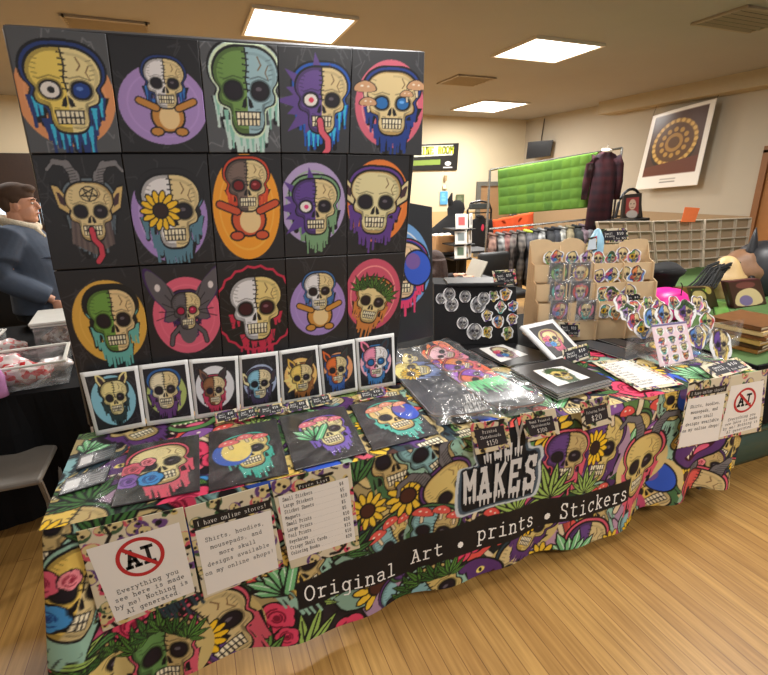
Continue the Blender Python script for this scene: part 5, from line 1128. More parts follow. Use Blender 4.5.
# ================================================================== GREEN TOTE AND RIGHT NEIGHBOUR TABLE
GT = mat('dark green plastic', (52, 74, 62), .45)
t = thing('storage_tote', 'dark green plastic tote on the floor under the right neighbouring table', 'bin', (3.52, .34, 0))
rings = []
for z_, k in ((.0, .84), (.03, .88), (.26, 1.0)):
    rings.append([np.array([3.52+.34*k*math.copysign(abs(math.cos(a))**.35, math.cos(a)), .34+.2*k*math.copysign(abs(math.sin(a))**.35, math.sin(a)), z_]) for a in np.linspace(0, 6.283, 28, endpoint=False)])
MB().loft(rings).build('tub', GT, t, True); MB().box((3.52, .34, .275), (.74, .46, .035), bev=.014).build('lid', GT, t)
GRN = mat('green cloth', (76, 106, 54), .85, noise=.12)
rt = MB(); rt.box((4.96, .62, .74), (3.68, 1.1, .012)); rt.box((5.4, 2.0, .74), (2.8, 1.66, .012)); rt.box((4.01, 2.0, .58), (.012, 1.66, .32)); tag(rt.build('green_tablecloth', GRN), 'green cloth on the neighbouring table at the right, under the masks', 'tablecloth')
rk = MB(); rk.box((4.96, .06, .555), (3.7, .014, .38)).box((3.112, .62, .555), (.014, 1.12, .38)); tag(rk.build('table_skirt', BC), 'black skirt hanging round the front of the green-topped table', 'table skirt')
t = thing('folding_table', 'neighbouring folding table under the green cloth at the right', 'table', (5, .62, 0)); MB().box((5.0, .62, .712), (3.5, 1.0, .035)).box((5.4, 2.0, .712), (2.7, 1.6, .035)).build('tabletop', mat('table laminate'), t)
for x in (4.1, 6.7):
    for y in (.2, 2.7): MB().tube([(x, y, 0), (x, y, .69)], .016).build('leg', mat('grey steel'), t)
# stack of books by the right edge
bc = [(150, 104, 50), (92, 58, 30), (196, 158, 84), (120, 76, 36), (206, 176, 120), (110, 70, 34), (168, 124, 60), (84, 52, 34)]
bl = ['lowest', 'second lowest', 'third lowest', 'third highest', 'second highest', 'topmost']
for k in range(6):
    z = .748+k*.027; t = thing('book', '%s brown book in the tall stack at the right edge' % bl[k], 'book', (3.45, .34, z), 'brown books stacked at the right edge')
    rz = .16+.06*math.sin(k*2.3); c, s_ = math.cos(rz), math.sin(rz); ax = ((c, s_, 0), (-s_, c, 0), (0, 0, 1)); C_ = np.array([3.45+.012*math.sin(k*3), .34+.01*math.cos(k*5), z])
    MB().box(C_+np.array([0, 0, .0125]), (.34, .27, .018), ax).build('pages', mat('book pages', (216, 200, 168), .8), t)
    cm = mat('book cover %d' % k, bc[k], .35, noise=.35, scale=26)
    MB().box(C_+np.array([0, 0, .0015]), (.36, .29, .003), ax).box(C_+np.array([0, 0, .0235]), (.36, .29, .003), ax).box(C_-np.array(ax[0])*.1785+np.array([0, 0, .0125]), (.003, .29, .025), ax).build('cover', cm, t)
# boxed picture cards behind
for q, y, cfn, lb in (([(680, 288), (713, 287), (716, 322), (684, 326)], 1.02, 0, 'dark brown boxed game with green jagged lettering and a gold disc'), ([(728, 282), (760, 279), (764, 316), (732, 322)], .95, 1, 'dark red boxed game with a cream figure on its front')):
    Q = [aty(u, v, y) for u, v in q]; bz = min(Q[2][2], Q[3][2]); 
    for p in (Q[2], Q[3]): p[2] = .75
    t = thing('game_box', lb, 'box', (Q[2]+Q[3])/2)
    W = Q[1][0]-Q[0][0]; H = Q[0][2]-Q[3][2]; cv = Cv(W, H, 260, (60, 42, 26) if cfn == 0 else (70, 30, 34)); rr = random.Random(9)
    if cfn == 0:
        cv.poly([(0, 0), (W*.2, 0), (W*.2, H), (0, H)], (120, 84, 40)); cv.ell(W*.82, H*.16, W*.09, W*.09, (176, 156, 80))
        for i in range(5): cv.line([(W*(.32+.09*i), H*.1), (W*(.35+.09*i), H*.24), (W*(.38+.09*i), H*.1)], .01, (150, 190, 60))
        skull(cv, W*.5, H*.62, W*.26, rr, drip=(60, 60, 30), bone=(200, 180, 120))
    else:
        cv.poly(smooth_closed([(W*.1, H*.9), (W*.2, H*.45), (W*.6, H*.3), (W*.85, H*.5), (W*.85, H*.92)], 4), (222, 196, 150)); cv.ell(W*.4, H*.75, W*.2, H*.2, (130, 110, 160)); cv.ell(W*.5, H*.18, W*.3, H*.12, (120, 60, 60))
    gridpanel('box', Q, cv, GLOSS, t, thick=.06)
def mk_at(u, v, y): return aty(u, v, y)
for k, (q, z, col_, lb) in enumerate((([(700, 322), (722, 318), (742, 326), (716, 331)], .752, (120, 96, 60), 'brown and cream booklet lying flat before the dark red game box'), ([(712, 300), (726, 302), (732, 318), (716, 318)], .752, (96, 150, 70), 'green illustrated booklet between the two game boxes'), ([(738, 318), (768, 315), (776, 324), (748, 328)], .752, (70, 40, 34), 'dark maroon booklet lying flat beside the book stack'))):
    flat_print(q, z+.008, lb, 'booklet', 'book', dark=col_, th=.007)
# masks and hat
c = mk_at(662, 278, 1.25)
t = thing('black_hat', 'black crumpled hat with a pointed brim on a stand, behind the clear sticker stand', 'hat', (c[0], c[1], .75)); bm_ = mat('black velvet', (14, 14, 16), .95)
b = MB(); R_ = []
for z_, rx, ry, ox in ((-.10, .10, .09, 0), (-.03, .11, .1, .0), (.03, .16, .12, -.02), (.06, .24, .16, -.06), (.085, .17, .14, .02), (.10, .12, .1, .04)):
    R_.append([np.array([c[0]+ox+rx*math.cos(a)*(1+.12*math.sin(3*a)), c[1]+ry*math.sin(a), c[2]+z_+.015*math.sin(2*a)]) for a in np.linspace(0, 6.283, 24, endpoint=False)])
b.loft(R_); b.build('hat_body', bm_, t, True); MB().tube([(c[0], c[1], .75), (c[0], c[1], c[2])], .05, 12).build('hat_stand', bm_, t)
c = mk_at(665, 296, .98); b = MB(); R_ = []
for z_, rx in ((-.14, .18), (-.05, .17), (.01, .145), (.045, .10), (.06, .04)): R_.append([np.array([c[0]+rx*math.cos(a)*1.25, c[1]+rx*.8*math.sin(a), max(.75, c[2]+z_)]) for a in np.linspace(0, 6.283, 24, endpoint=False)])
b.loft(R_); t = thing('pink_helmet', 'bright pink rounded shell with a thin black rod, in front of the black hat', 'helmet', (c[0], c[1], .75)); b.build('shell', mat('hot pink', (226, 40, 150), .35), t, True)
MB().tube([c+np.array([.03, -.1, .02]), c+np.array([-.0, -.12, .10]), c+np.array([-.02, -.12, .12])], .004, 6).build('rod', mat('black plastic', (18, 18, 20), .4), t)
c = mk_at(722, 279, 1.35)
t = thing('monster_mask', 'tan and brown latex mask with black netting hair, on the green table', 'mask', (c[0], c[1], .75))
def mask_shape(c, r, seed):
    b = MB(); b.ellipsoid(c, r, 30, 20); V = np.array(b.V); d = (V-c)/np.array(r)
    k = 1+.06*np.sin(d[:, 0]*6+seed)+.05*np.sin(d[:, 2]*8)+.10*np.exp(-((d[:, 0]-.5)**2+(d[:, 2]+.1)**2)*8)*(d[:, 1] < 0); V = c+(V-c)*k[:, None]; b.V = list(V); return b
mask_shape(c+np.array([.22, 0, .03]), (.27, .18, .20), 1).build('face', mat('brown latex', (122, 88, 62), .5, noise=.3, scale=12, bump=.4), t, True)
mask_shape(c+np.array([-.03, -.05, -.03]), (.18, .14, .22), 2).build('forehead', mat('tan latex', (196, 164, 112), .5, noise=.12, scale=10), t, True)
for x in (-.12, .12): MB().ellipsoid(c+np.array([.24+x, -.17, .03]), (.035, .02, .02)).build('eye_hole', mat('black plastic'), t, True)
b = MB(); rr = random.Random(3)
for k in range(46):
    a = k*.07; s0 = c+np.array([-.10-.16*rr.random(), -.12*rr.random(), .14-.05*rr.random()]); b.tube([s0+np.array([.14, 0, .03]), s0, s0+np.array([-.14, -.05*rr.random(), -.12]), s0+np.array([-.26-.06*rr.random(), -.02, -.24+.05*rr.random()])], .008, 5)
b.build('netting_hair', mat('black netting', (26, 26, 26), .8), t)
# plain black cat-eared hood
c = mk_at(762, 262, 1.3); t = thing('eared_hood', 'black hood with two pointed ears at the right edge', 'hood', (c[0], c[1], .75)); b = MB(); R_ = []
for z_, k in ((-.36, .22), (-.25, .24), (-.1, .25), (.03, .24), (.12, .19), (.17, .12), (.19, .03)): R_.append([np.array([c[0]+k*math.cos(a), c[1]+k*.9*math.sin(a), max(.75, c[2]+z_)]) for a in np.linspace(0, 6.283, 24, endpoint=False)])
b.loft(R_).build('hood', mat('black rubber', (34, 34, 38), .45), t, True)
for sx in (-.17, .17):
    b = MB(); b.loft([[np.array([c[0]+sx+k*math.cos(a)+ox, c[1]+k*.6*math.sin(a), c[2]+z_]) for a in np.linspace(0, 6.283, 10, endpoint=False)] for z_, k, ox in ((.02, .08, 0), (.12, .06, -.005), (.22, .035, -.008), (.31, .006, -.01))]); b.build('ear', mat('black rubber'), t, True)
b = MB(); b.ellipsoid(mk_at(744, 330, .9), (.16, .1, .015), 16, 8); 
# compartment organisers
def organiser(q, y, cols, rows_, label):
    Q = [aty(u, v, y) for u, v in q]; c0 = (Q[2]+Q[3])/2; t = thing('compartment_organizer', label, 'organizer', c0, 'clear and beige compartment organizers')
    nb_ = np.array([0, .035, 0]); b = MB(); b.add([p+nb_ for p in Q]+[p+nb_+np.array([0, .006, 0]) for p in Q], [(0, 3, 2, 1), (4, 5, 6, 7), (0, 1, 5, 4), (1, 2, 6, 5), (2, 3, 7, 6), (3, 0, 4, 7)]); b.build('back_panel', mat('organizer brown', (156, 132, 106), .6, noise=.06), t)
    OM = mat('organizer beige', (204, 188, 170), .45)
    for i in range(rows_+1):
        v = i/rows_; a = Q[0]*(1-v)+Q[3]*v; e = Q[1]*(1-v)+Q[2]*v; d = (e-a)/np.linalg.norm(e-a); MB().box((a+e)/2+nb_/2, (np.linalg.norm(e-a), .035, .010), (d, (0, 1, 0), np.cross(d, (0, 1, 0)))).build('shelf', OM, t)
    for j in range(cols+1):
        u = j/cols; a = Q[0]*(1-u)+Q[1]*u; e = Q[3]*(1-u)+Q[2]*u; d = (e-a)/np.linalg.norm(e-a); MB().box((a+e)/2+nb_/2, (.008, .035, np.linalg.norm(e-a)), (np.cross((0, 1, 0), -d), (0, 1, 0), -d)).build('divider', OM, t)
organiser([(598, 222), (652, 221.5), (656, 270), (608, 272)], 2.45, 4, 5, 'left beige compartment organizer behind the kraft sticker rack'); organiser([(654, 221.5), (704, 220), (702, 268), (658, 270)], 2.45, 4, 5, 'middle beige compartment organizer below the orange note'); organiser([(706, 220), (752, 218), (745, 264), (704, 268)], 2.45, 3, 5, 'right beige compartment organizer partly behind the eared hood')
Q = [aty(u, v, 2.43) for u, v in [(685, 207), (700, 208), (695, 222), (681, 222)]]; o = mk('paper_note', Q+[p+np.array([0, .002, 0]) for p in Q], [(0, 3, 2, 1), (4, 5, 6, 7), (0, 1, 5, 4), (1, 2, 6, 5), (2, 3, 7, 6), (3, 0, 4, 7)], mat('orange paper', (240, 120, 66), .7)); tag(o, 'orange paper note stuck above the middle compartment organizer', 'note')

# ================================================================== CLOTHES RACK
RA, RB = (3.93, 4.0), (5.5, 3.55); prk = vplane(RA, RB); dk_ = np.array([RB[0]-RA[0], RB[1]-RA[1], 0.]); dk_ /= np.linalg.norm(dk_); nk = np.array([-dk_[1], dk_[0], 0])
t = thing('clothes_rack', 'chrome double-rail clothes rack hung with plaid shirts and a green padded banner', 'clothes rack', (4.6, 3.8, 0)); CH = mat('chrome', (176, 176, 172), .25, .9)
pT0, pL0 = on(490, 170, *prk), on(489.5, 229, *prk); pT1 = on(622, 148, *prk); pL1 = on(622, 216, *prk)
MB().tube([(pT0[0], pT0[1], .03), pT0], .016).build('upright', CH, t); MB().tube([(pT1[0], pT1[1], .03), pT1], .016).build('upright', CH, t)
MB().tube([pT0, pT1], .014).build('rail', CH, t); MB().tube([pL0, pL1], .014).build('rail', CH, t)
for e in (pT0, pT1): MB().tube([np.array([e[0], e[1], .03])-nk*.3, np.array([e[0], e[1], .03])+nk*.3], .016).build('foot', CH, t)
# green padded banner: sewn squares
gq = [on(u, v, prk[0]-nk*.02, prk[1]) for u, v in [(498, 170), (598, 152), (596, 207), (499, 215)]]
cv = Cv(1.0, .52, 120, (100, 140, 60)); rr = random.Random(2)
for i in range(11):
    for j in range(5): k = rr.randint(-8, 8); cv.poly([(.02+.089*i, .02+.1*j), (.095+.089*i, .02+.1*j), (.095+.089*i, .105+.1*j), (.02+.089*i, .105+.1*j)], (96+k, 135+k, 56))
o = gridpanel('padded_banner', gq, cv, painted('green felt', .9, .2), thick=.01, bulge=lambda u, v: .007*np.abs(np.sin(u*math.pi*11)*np.sin(v*math.pi*5))**.5+.008*np.sin(u*9)); tag(o, 'bright lime green banner of sewn square pockets hanging from the top rail', 'banner')
# orange cloth seen behind the rail
oq = [on(u, v, prk[0]+nk*.5, prk[1]) for u, v in [(493, 220), (534, 212), (534, 234), (494, 240)]]
o = gridpanel('folded_cloth', oq, Cv(.5, .3, 40, (206, 82, 44)), painted('orange cloth', .9, .2), thick=.02, bulge=lambda u, v: .02*np.sin(u*17)); tag(o, 'orange cloth hanging behind the rail of shirts', 'cloth')
def shirt(pos, m, label, rz, L=.70, collar=None, grp='plaid and dark shirts on the clothes rack', wd=1., nm='hanging_shirt'):
    pos = np.array(pos, float); t = thing(nm, label, 'shirt', pos, grp); c, s_ = math.cos(rz), math.sin(rz); ax = np.array([[c, s_, 0], [-s_, c, 0], [0, 0, 1.]])
    o = lambda x, y, z: pos+ax[0]*x*wd+ax[1]*y+ax[2]*z
    b = MB(); R_ = []
    for z_, w_, d_ in ((-.05, .06, .05), (-.075, .10, .055), (-.10, .17, .05), (-.14, .215, .045), (-.2, .22, .055), (-.35, .215, .065), (-.5, .22, .06), (-L, .235, .055), (-L-.01, .22, .04)):
        R_.append([o(w_*math.cos(a), d_*math.sin(a)*(1+.25*math.sin(7*a+z_*9)), z_) for a in np.linspace(0, 6.283, 20, endpoint=False)])
    b.loft(R_)
    for q in (-1, 1): b.tube([o(q*.17, 0, -.13), o(q*.25, .0, -.22), o(q*.285, .01, -.42), o(q*.29, .02, -.64)], [(.05, .07), (.05, .065), (.045, .055), (.035, .045)], 10)
    b.build('body', m, t, True)
    cb = MB(); cb.tube([o(.065*math.cos(a), .05*math.sin(a), -.045+.012*math.sin(a)) for a in np.linspace(.3, 6.0, 14)], .018, 6); cb.build('collar', collar or m, t, True)
    h = MB(); h.tube([o(-.19, 0, -.125), o(-.03, 0, -.055), o(0, 0, -.045), o(.03, 0, -.055), o(.19, 0, -.125)], .004, 6); h.tube([o(0, 0, -.045), o(0, 0, -.01), o(.018, 0, .01), o(.012, 0, .024), o(0, 0, .028)], .0025, 6); h.build('hanger', CH, t); return t
sh = [('rust-brown plaid', (112, 72, 62), (60, 40, 40), (190, 150, 130)), ('black and white plaid', (60, 60, 62), (20, 20, 22), (200, 200, 196)), ('maroon plaid', (120, 56, 58), (60, 30, 34), (170, 130, 120)), ('dark red and grey plaid', (84, 60, 60), (40, 36, 38), (150, 140, 130)), ('charcoal plaid', (66, 60, 58), (34, 32, 32), (150, 140, 130)), ('grey shirt with lime collar', (74, 72, 76), (50, 48, 52), (110, 108, 112)), ('black speckled', (38, 38, 42), (20, 20, 22), (110, 110, 112)), ('black and white checked', (44, 44, 46), (16, 16, 18), (226, 226, 222)), ('plain black', (26, 28, 32), (20, 20, 24), (44, 46, 50)), ('plain dark navy', (28, 30, 40), (22, 24, 30), (50, 52, 60)), ('pale grey plaid', (132, 132, 126), (70, 70, 68), (210, 210, 200)), ('olive-tan', (128, 116, 88), (100, 92, 70), (150, 138, 106)), ('black-green', (30, 36, 34), (20, 24, 24), (50, 56, 54)), ('plum and grey plaid', (88, 66, 76), (44, 34, 42), (150, 130, 140)), ('dark grey check', (60, 58, 64), (30, 30, 34), (140, 136, 140)), ('deep red check', (96, 46, 54), (40, 26, 32), (140, 110, 110)), ('slate blue check', (64, 68, 84), (34, 36, 46), (140, 144, 156)), ('speckled red and blue', (70, 50, 70), (40, 40, 70), (190, 90, 90)), ('black hooded', (24, 24, 26), (18, 18, 20), (40, 40, 42))]
ang = math.atan2(dk_[1], dk_[0])
for k, (nm, a, b_, c_) in enumerate(sh):
    u = .03+.94*k/(len(sh)-1); P = pL0*(1-u)+pL1*u; P = P+np.array([0, 0, -.03])
    shirt(P, plaid('plaid '+nm, a, b_, c_), '%s shirt on the rack, %s' % (nm if 'shirt' not in nm else nm.replace(' shirt', ''), 'nearest its left upright' if k == 0 else 'right of the %s one' % sh[k-1][0].replace(' shirt', '')), ang+1.25+.12*math.sin(k*1.7), L=.78+.05*math.sin(k*2.1), collar=mat('lime collar', (190, 206, 70), .8) if 'lime' in nm else None)
# plaid shirt at the rack end, framed portrait on a stand
P = on(607, 148, prk[0]-nk*.12, prk[1]); shirt(P+np.array([0, 0, .02]), plaid('plaid dark red big', (74, 24, 36), (26, 18, 30), (96, 40, 46), 9), 'dark red plaid shirt with white lining hanging at the end of the top rail', ang-.1, L=1.02, collar=mat('white lining', (222, 214, 196), .8), grp=None, wd=.72)
# ================================================================== BACKGROUND LEFT OF RACK
q = [aty(u, v, 8.96) for u, v in [(404, 145), (459, 143), (457, 170), (404, 171)]]
cv = Cv(1.5, .62, 110, (34, 34, 32)); cv.poly([(.1, .04), (1.34, .04), (1.34, .27), (.1, .30)], (206, 208, 190))
o = thing('wall_banner', 'black and white banner with yellow-green lettering high on the back wall', 'banner', (q[2]+q[3])/2)
cv.poly([(.0, .38), (1.0, .36), (1.0, .48), (.0, .50)], (126, 150, 70)); cv.ell(1.22, .46, .09, .05, (226, 226, 226)); cv.line([(1.1, .55), (1.34, .55)], .03, (200, 200, 200))
gridpanel('banner_print', q, cv, GLOSS, o, thick=.01); text('lettering', [('ENGINE ROOM', .1, .62, .074, .045)], flat(q, .004), mat('lime ink', (196, 206, 50), .6), o, 1.9)
b = MB(); c = aty(445.5, 178, 8.95); tag(b.box(c, (.07, .04, .12), bev=.01).build('thermostat', mat('tan plastic', (150, 128, 92), .5)), 'small brown thermostat on the back wall under the banner', 'thermostat')
for (u, v, w_, h_, cc, lb) in ((445, 187, .12, .1, (206, 190, 150), 'small cream box on the back wall above the blue poster'), (444, 198, .2, .3, (90, 160, 206), 'torn light blue flyer on the back wall'), (460, 201, .22, .3, (86, 96, 70), 'small dark green framed picture on the back wall')):
    c = aty(u, v, 8.965); q = [c+np.array([-w_/2, 0, h_/2]), c+np.array([w_/2, 0, h_/2]), c+np.array([w_/2, 0, -h_/2]), c+np.array([-w_/2, 0, -h_/2])]
    cv = Cv(w_, h_, 120, cc); rr = random.Random(int(u)); 
    for k in range(6): cv.line([(w_*.2, h_*(.2+.1*k)), (w_*(.5+.3*rr.random()), h_*(.2+.1*k))], .012, tuple(min(255, x+50) for x in cc))
    tag(gridpanel('wall_flyer', q, cv, GLOSS, thick=.01), lb, 'poster')
# TV
c = atx(538, 150, 7.9); t = thing('television', 'black flat television mounted near the top corner of the right wall', 'television', c-np.array([0, 0, .25])); tv = [on(u, v, (c[0], c[1], 0), (.8, .6, 0)) for u, v in [(528, 142), (553, 140), (550, 156), (526, 159)]]
mk('screen', tv+[p+np.array([.05, .04, 0]) for p in tv], [(0, 3, 2, 1), (4, 5, 6, 7), (0, 1, 5, 4), (1, 2, 6, 5), (2, 3, 7, 6), (3, 0, 4, 7)], mat('tv black', (22, 22, 24), .2), t); MB().tube([c+np.array([.04, .03, 0]), (8.2, c[1]+.1, c[2]+.05)], .03).build('wall_bracket', mat('black plastic'), t)
MB().tube([(8.17, c[1]+.2, c[2]), (8.17, c[1]+.25, c[2]+.25), (8.17, c[1]+.2, 3.15)], .01, 6).build('cable', mat('black plastic'), t)
# hanging poster on the right wall
px_ = 8.02; q = [atx(u, v, px_) for u, v in [(653, 116), (717, 98), (697, 185), (635, 190)]]; W = np.linalg.norm(q[1]-q[0]); H = np.linalg.norm(q[3]-q[0])
t = thing('hanging_poster', 'large white-edged poster of a golden carved disc, hanging on the right wall', 'poster', (q[2]+q[3])/2); cv = Cv(W, H, 90, (228, 224, 216)); cv.poly([(W*.08, H*.05), (W*.92, H*.05), (W*.92, H*.82), (W*.08, H*.82)], (74, 46, 34)); cv.ell(W*.5, H*.45, W*.37, H*.32, (44, 32, 26))
cv.ell(W*.5, H*.42, W*.36, H*.29, (150, 112, 52)); cv.ell(W*.5, H*.42, W*.30, H*.24, (90, 60, 34))
for k in range(24): a = k*.2618; cv.ell(W*.5+math.cos(a)*W*.33, H*.42+math.sin(a)*H*.265, W*.03, H*.025, (206, 168, 90))
for k in range(12): a = k*.5236; cv.ell(W*.5+math.cos(a)*W*.2, H*.42+math.sin(a)*H*.16, W*.035, H*.03, (176, 136, 66))
cv.ell(W*.5, H*.42, W*.14, H*.115, (160, 120, 60)); cv.ell(W*.5, H*.42, W*.09, H*.07, (90, 60, 34)); cv.poly([(W*.08, H*.7), (W*.92, H*.62), (W*.92, H*.82), (W*.08, H*.82)], (96, 50, 38)); 
for k in range(2): cv.line([(W*.4, H*(.88+.04*k)), (W*.64, H*(.88+.04*k))], .015, (120, 116, 110))
gridpanel('poster_sheet', q, cv, GLOSS, t, thick=.008, bulge=lambda u, v: .04*np.sin(u*math.pi)*(1-v))
st_ = MB(); st_.tube([q[0], (8.15, q[0][1]+.02, 3.15)], .004, 5); st_.tube([q[1], (8.15, q[1][1], 3.15)], .004, 5); st_.build('string', mat('string', (90, 84, 76), .8), t)
# grid frame with a black T-shirt
A = np.array([4.55, 6.0, 0]); a0_, a1_ = aty(466, 250, 6.0), aty(489, 250, 6.0); zt = aty(478, 201, 6.)[2]
t = thing('garment_stand', 'black arched garment stand holding the black T-shirt', 'stand', ((a0_[0]+a1_[0])/2, 6., 0)); b = MB()
pts = [(a0_[0], 6., 0), (a0_[0], 6., zt-.15), (a0_[0]+.06, 6., zt-.03), ((a0_[0]+a1_[0])/2, 6., zt), (a1_[0]-.06, 6., zt-.03), (a1_[0], 6., zt-.15), (a1_[0], 6., 0)]
b.tube(pts, .018, 8); b.tube([(a0_[0], 6., zt-.2), (a1_[0], 6., zt-.2)], .012, 6); b.build('arched_frame', mat('black metal', (30, 30, 32), .4, .4), t)
MB().box(((a0_[0]+a1_[0])/2, 6., zt-.09), (a1_[0]-a0_[0]-.06, .05, .1), bev=.02).build('scroll_top', mat('dark patterned metal', (60, 66, 66), .5, noise=.5, scale=30), t)
cx = (a0_[0]+a1_[0])/2; ts = shirt((cx, 5.97, zt-.22), mat('black cotton', (18, 18, 20), .9), 'black T-shirt with a small pink print hanging in the arched stand', 0, L=.6, grp=None, nm='black_t_shirt')
MB().ellipsoid((cx+.02, 5.905, zt-.45), (.03, .006, .06)).build('chest_print', mat('pink print', (206, 50, 80), .7), ts)
# card spinner
sp = aty(458, 258, 4.6); sx0, sy0 = sp[0], 4.6
t = thing('card_spinner', 'wire spinner rack of white greeting cards, behind the laptop table', 'display rack', (sx0, sy0, 0)); MB().tube([(sx0, sy0, 0), (sx0, sy0, 1.3)], .02).build('pole', mat('black metal'), t); MB().tube([(sx0, sy0, 0), (sx0, sy0, .03)], .25, 20).build('base', mat('black metal'), t)
zs = [aty(458, v, 4.6)[2] for v in (257, 243, 228)]
for z_ in zs: MB().box((sx0, sy0, z_-.015), (.34, .34, .02)).build('shelf', mat('black metal'), t)
wn = ['bottom', 'middle', 'top']; rr = random.Random(8)
for i, z_ in enumerate(zs):
    for j, (ox, oy, rz) in enumerate(((-.06, -.175, -.25), (.13, -.11, .8))):
        ax = np.array([math.cos(rz), math.sin(rz), 0]); C_ = np.array([sx0+ox, sy0+oy, z_+.10]); w_ = .085; q = [C_-ax*w_+np.array([0, .02, .1]), C_+ax*w_+np.array([0, .02, .1]), C_+ax*w_-np.array([0, 0, .1]), C_-ax*w_-np.array([0, 0, .1])]
        cv = Cv(.17, .2, 110, (228, 228, 224)); cv.poly([(.04, .04), (.13, .04), (.13, .15), (.04, .15)], [(90, 110, 90), (120, 130, 130), (190, 90, 90)][i] if j == 0 else (150, 150, 150)); tag(gridpanel('greeting_card', q, cv, GLOSS, thick=.012), 'white greeting card on the %s tier of the spinner, facing %s' % (wn[i], ['front', 'the clothes rack'][j]), 'card', 'greeting cards on the spinner')
# black draped coat behind
c = aty(448, 232, 5.3); t = thing('hooded_coat', 'black hooded coat standing behind the card spinner', 'coat', (c[0], 5.3, 0)); b = MB(); R_ = []
for z_, w_, ox in ((.3, .3, 0), (.7, .32, 0), (1.0, .34, -.02), (1.15, .30, .02), (1.28, .2, .08), (1.36, .13, .12), (1.46, .15, .13), (1.55, .12, .14), (1.6, .04, .15)): R_.append([np.array([c[0]+ox+w_*math.cos(a), 5.3+w_*.6*math.sin(a), z_*.93]) for a in np.linspace(0, 6.283, 18, endpoint=False)])
b.loft(R_).build('coat_body', mat('black wool', (16, 16, 18), .95), t, True); b = MB(); b.tube([(c[0]+.05, 5.3, 1.38), (c[0]+.02, 5.3, 1.5), (c[0]+.05, 5.3, 1.6)], [.05, .04, .01], 8).build('hood_point', mat('black wool'), t, True); MB().tube([(c[0], 5.3, 0), (c[0], 5.3, .35)], .03).build('stand_pole', mat('black metal'), t)
# cardboard box on a rear table, laptop table
q0, q1 = aty(433, 252, 4.9), aty(452, 235, 4.9); RTM = mat('black table top', (34, 33, 34), .6)
t = thing('vendor_table', 'dark vendor table at the rear carrying the cardboard box', 'table', (4.0, 5., 0)); MB().box((3.9, 5.0, q0[2]-.02), (1.4, .5, .03)).build('tabletop', RTM, t); 
for x in (3.3, 4.5): MB().tube([(x, 5.0, 0), (x, 5.0, q0[2]-.03)], .02).build('leg', mat('black metal'), t)
t = thing('cardboard_box', 'open brown cardboard box filled with white paper, left of the card spinner', 'box', ((q0[0]+q1[0])/2, 4.95, q0[2])); MB().box(((q0[0]+q1[0])/2, 4.95, (q0[2]+q1[2])/2), (q1[0]-q0[0], .25, q1[2]-q0[2])).build('carton', mat('cardboard', (182, 138, 92), .85), t)
b = MB()
for k in range(6): b.ellipsoid((q0[0]+.03+(q1[0]-q0[0]-.06)*k/5, 4.92+.04*(k % 2), q1[2]+.005), (.04, .06, .025), 8, 6)
b.build('paper_filling', mat('white tissue', (226, 222, 214), .8), t)
t = thing('laptop_table', 'small black table carrying the open laptop, behind the black sticker box', 'table', (3.0, 2.9, 0)); MB().box((3.0, 2.92, .722), (.72, .5, .03), bev=.01).build('tabletop', RTM, t)
for x in (2.7, 3.3):
    for y in (2.72, 3.12): MB().tube([(x, y, 0), (x, y, .71)], .016).build('leg', mat('black metal'), t)
t = thing('laptop', 'open laptop with pale keyboard on the small black table', 'laptop', (2.98, 2.9, .737)); MB().box((2.98, 2.92, .745), (.32, .23, .014), bev=.004).build('keyboard_base', mat('silver plastic', (176, 172, 160), .4, .3), t); MB().box((3.13, 2.95, .85), (.012, .30, .2), ax=((.9, 0, -.43), (0, 1, 0), (.43, 0, .9)), bev=.003).build('screen_lid', mat('silver plastic'), t)
# office chair
t = thing('black_chair', 'black padded chair in front of the shirts, right of the laptop', 'chair', (3.75, 3.3, 0)); BP_ = mat('black leatherette', (24, 24, 26), .5)
MB().box((3.75, 3.3, .47), (.48, .46, .09), bev=.03).build('seat', BP_, t, True); MB().box((3.72, 3.5, .72), (.44, .08, .42), bev=.035).build('backrest', BP_, t, True)
for x in (3.55, 3.95):
    for y in (3.12, 3.48): MB().tube([(x, y, 0), (x, y, .44)], .014).build('leg', mat('black metal'), t)
# framed portrait on shelf stand, right of the plaid shirt
pq = vplane((6.0, 3.1), (6.9, 2.9)); t = thing('portrait_stand', 'black arched stand with a framed bald portrait beside the red plaid shirt', 'picture', on(632, 224, *pq)); 
A_q = [on(u, v, *pq) for u, v in [(624, 195), (642, 193), (641, 218), (622, 218)]]
cv = Cv(.24, .3, 130, (44, 38, 34)); cv.poly([(.04, .045), (.2, .045), (.2, .245), (.04, .245)], (150, 60, 60)); cv.ell(.12, .13, .045, .065, (206, 180, 160)); cv.ell(.12, .25, .07, .05, (190, 186, 180)); cv.ell(.1, .12, .008, .006, BLK); cv.ell(.14, .12, .008, .006, BLK); cv.line([(.105, .165), (.135, .165)], .006, (120, 60, 60))
gridpanel('picture_frame', A_q, cv, GLOSS, t, thick=.04); b = MB(); c0 = (A_q[0]+A_q[1])/2; cc = sum(A_q)/4; dx_ = (A_q[1]-A_q[0])/np.linalg.norm(A_q[1]-A_q[0]); hw = np.linalg.norm(A_q[1]-A_q[0])*.62
b.tube([A_q[3]-dx_*.05+np.array([0, .05, 0])]+[cc+dx_*hw*math.cos(a)+np.array([0, .05, hw*1.35*math.sin(a)]) for a in np.linspace(math.pi, 0, 12)]+[A_q[2]+dx_*.05+np.array([0, .05, 0])], .018, 8); b.build('arch', mat('black metal'), t); 
bs = [on(u, v, *pq) for u, v in [(603, 222), (645, 220)]]; MB().box((bs[0]+bs[1])/2+np.array([0, .05, -.01]), (np.linalg.norm(bs[1]-bs[0]), .3, .05), (dx_, np.cross((0, 0, 1), dx_), (0, 0, 1))).build('shelf_base', mat('black metal'), t)
for e in bs: MB().tube([(e[0], e[1]+.05, 0), e+np.array([0, .05, -.02])], .02).build('leg', mat('black metal'), t)

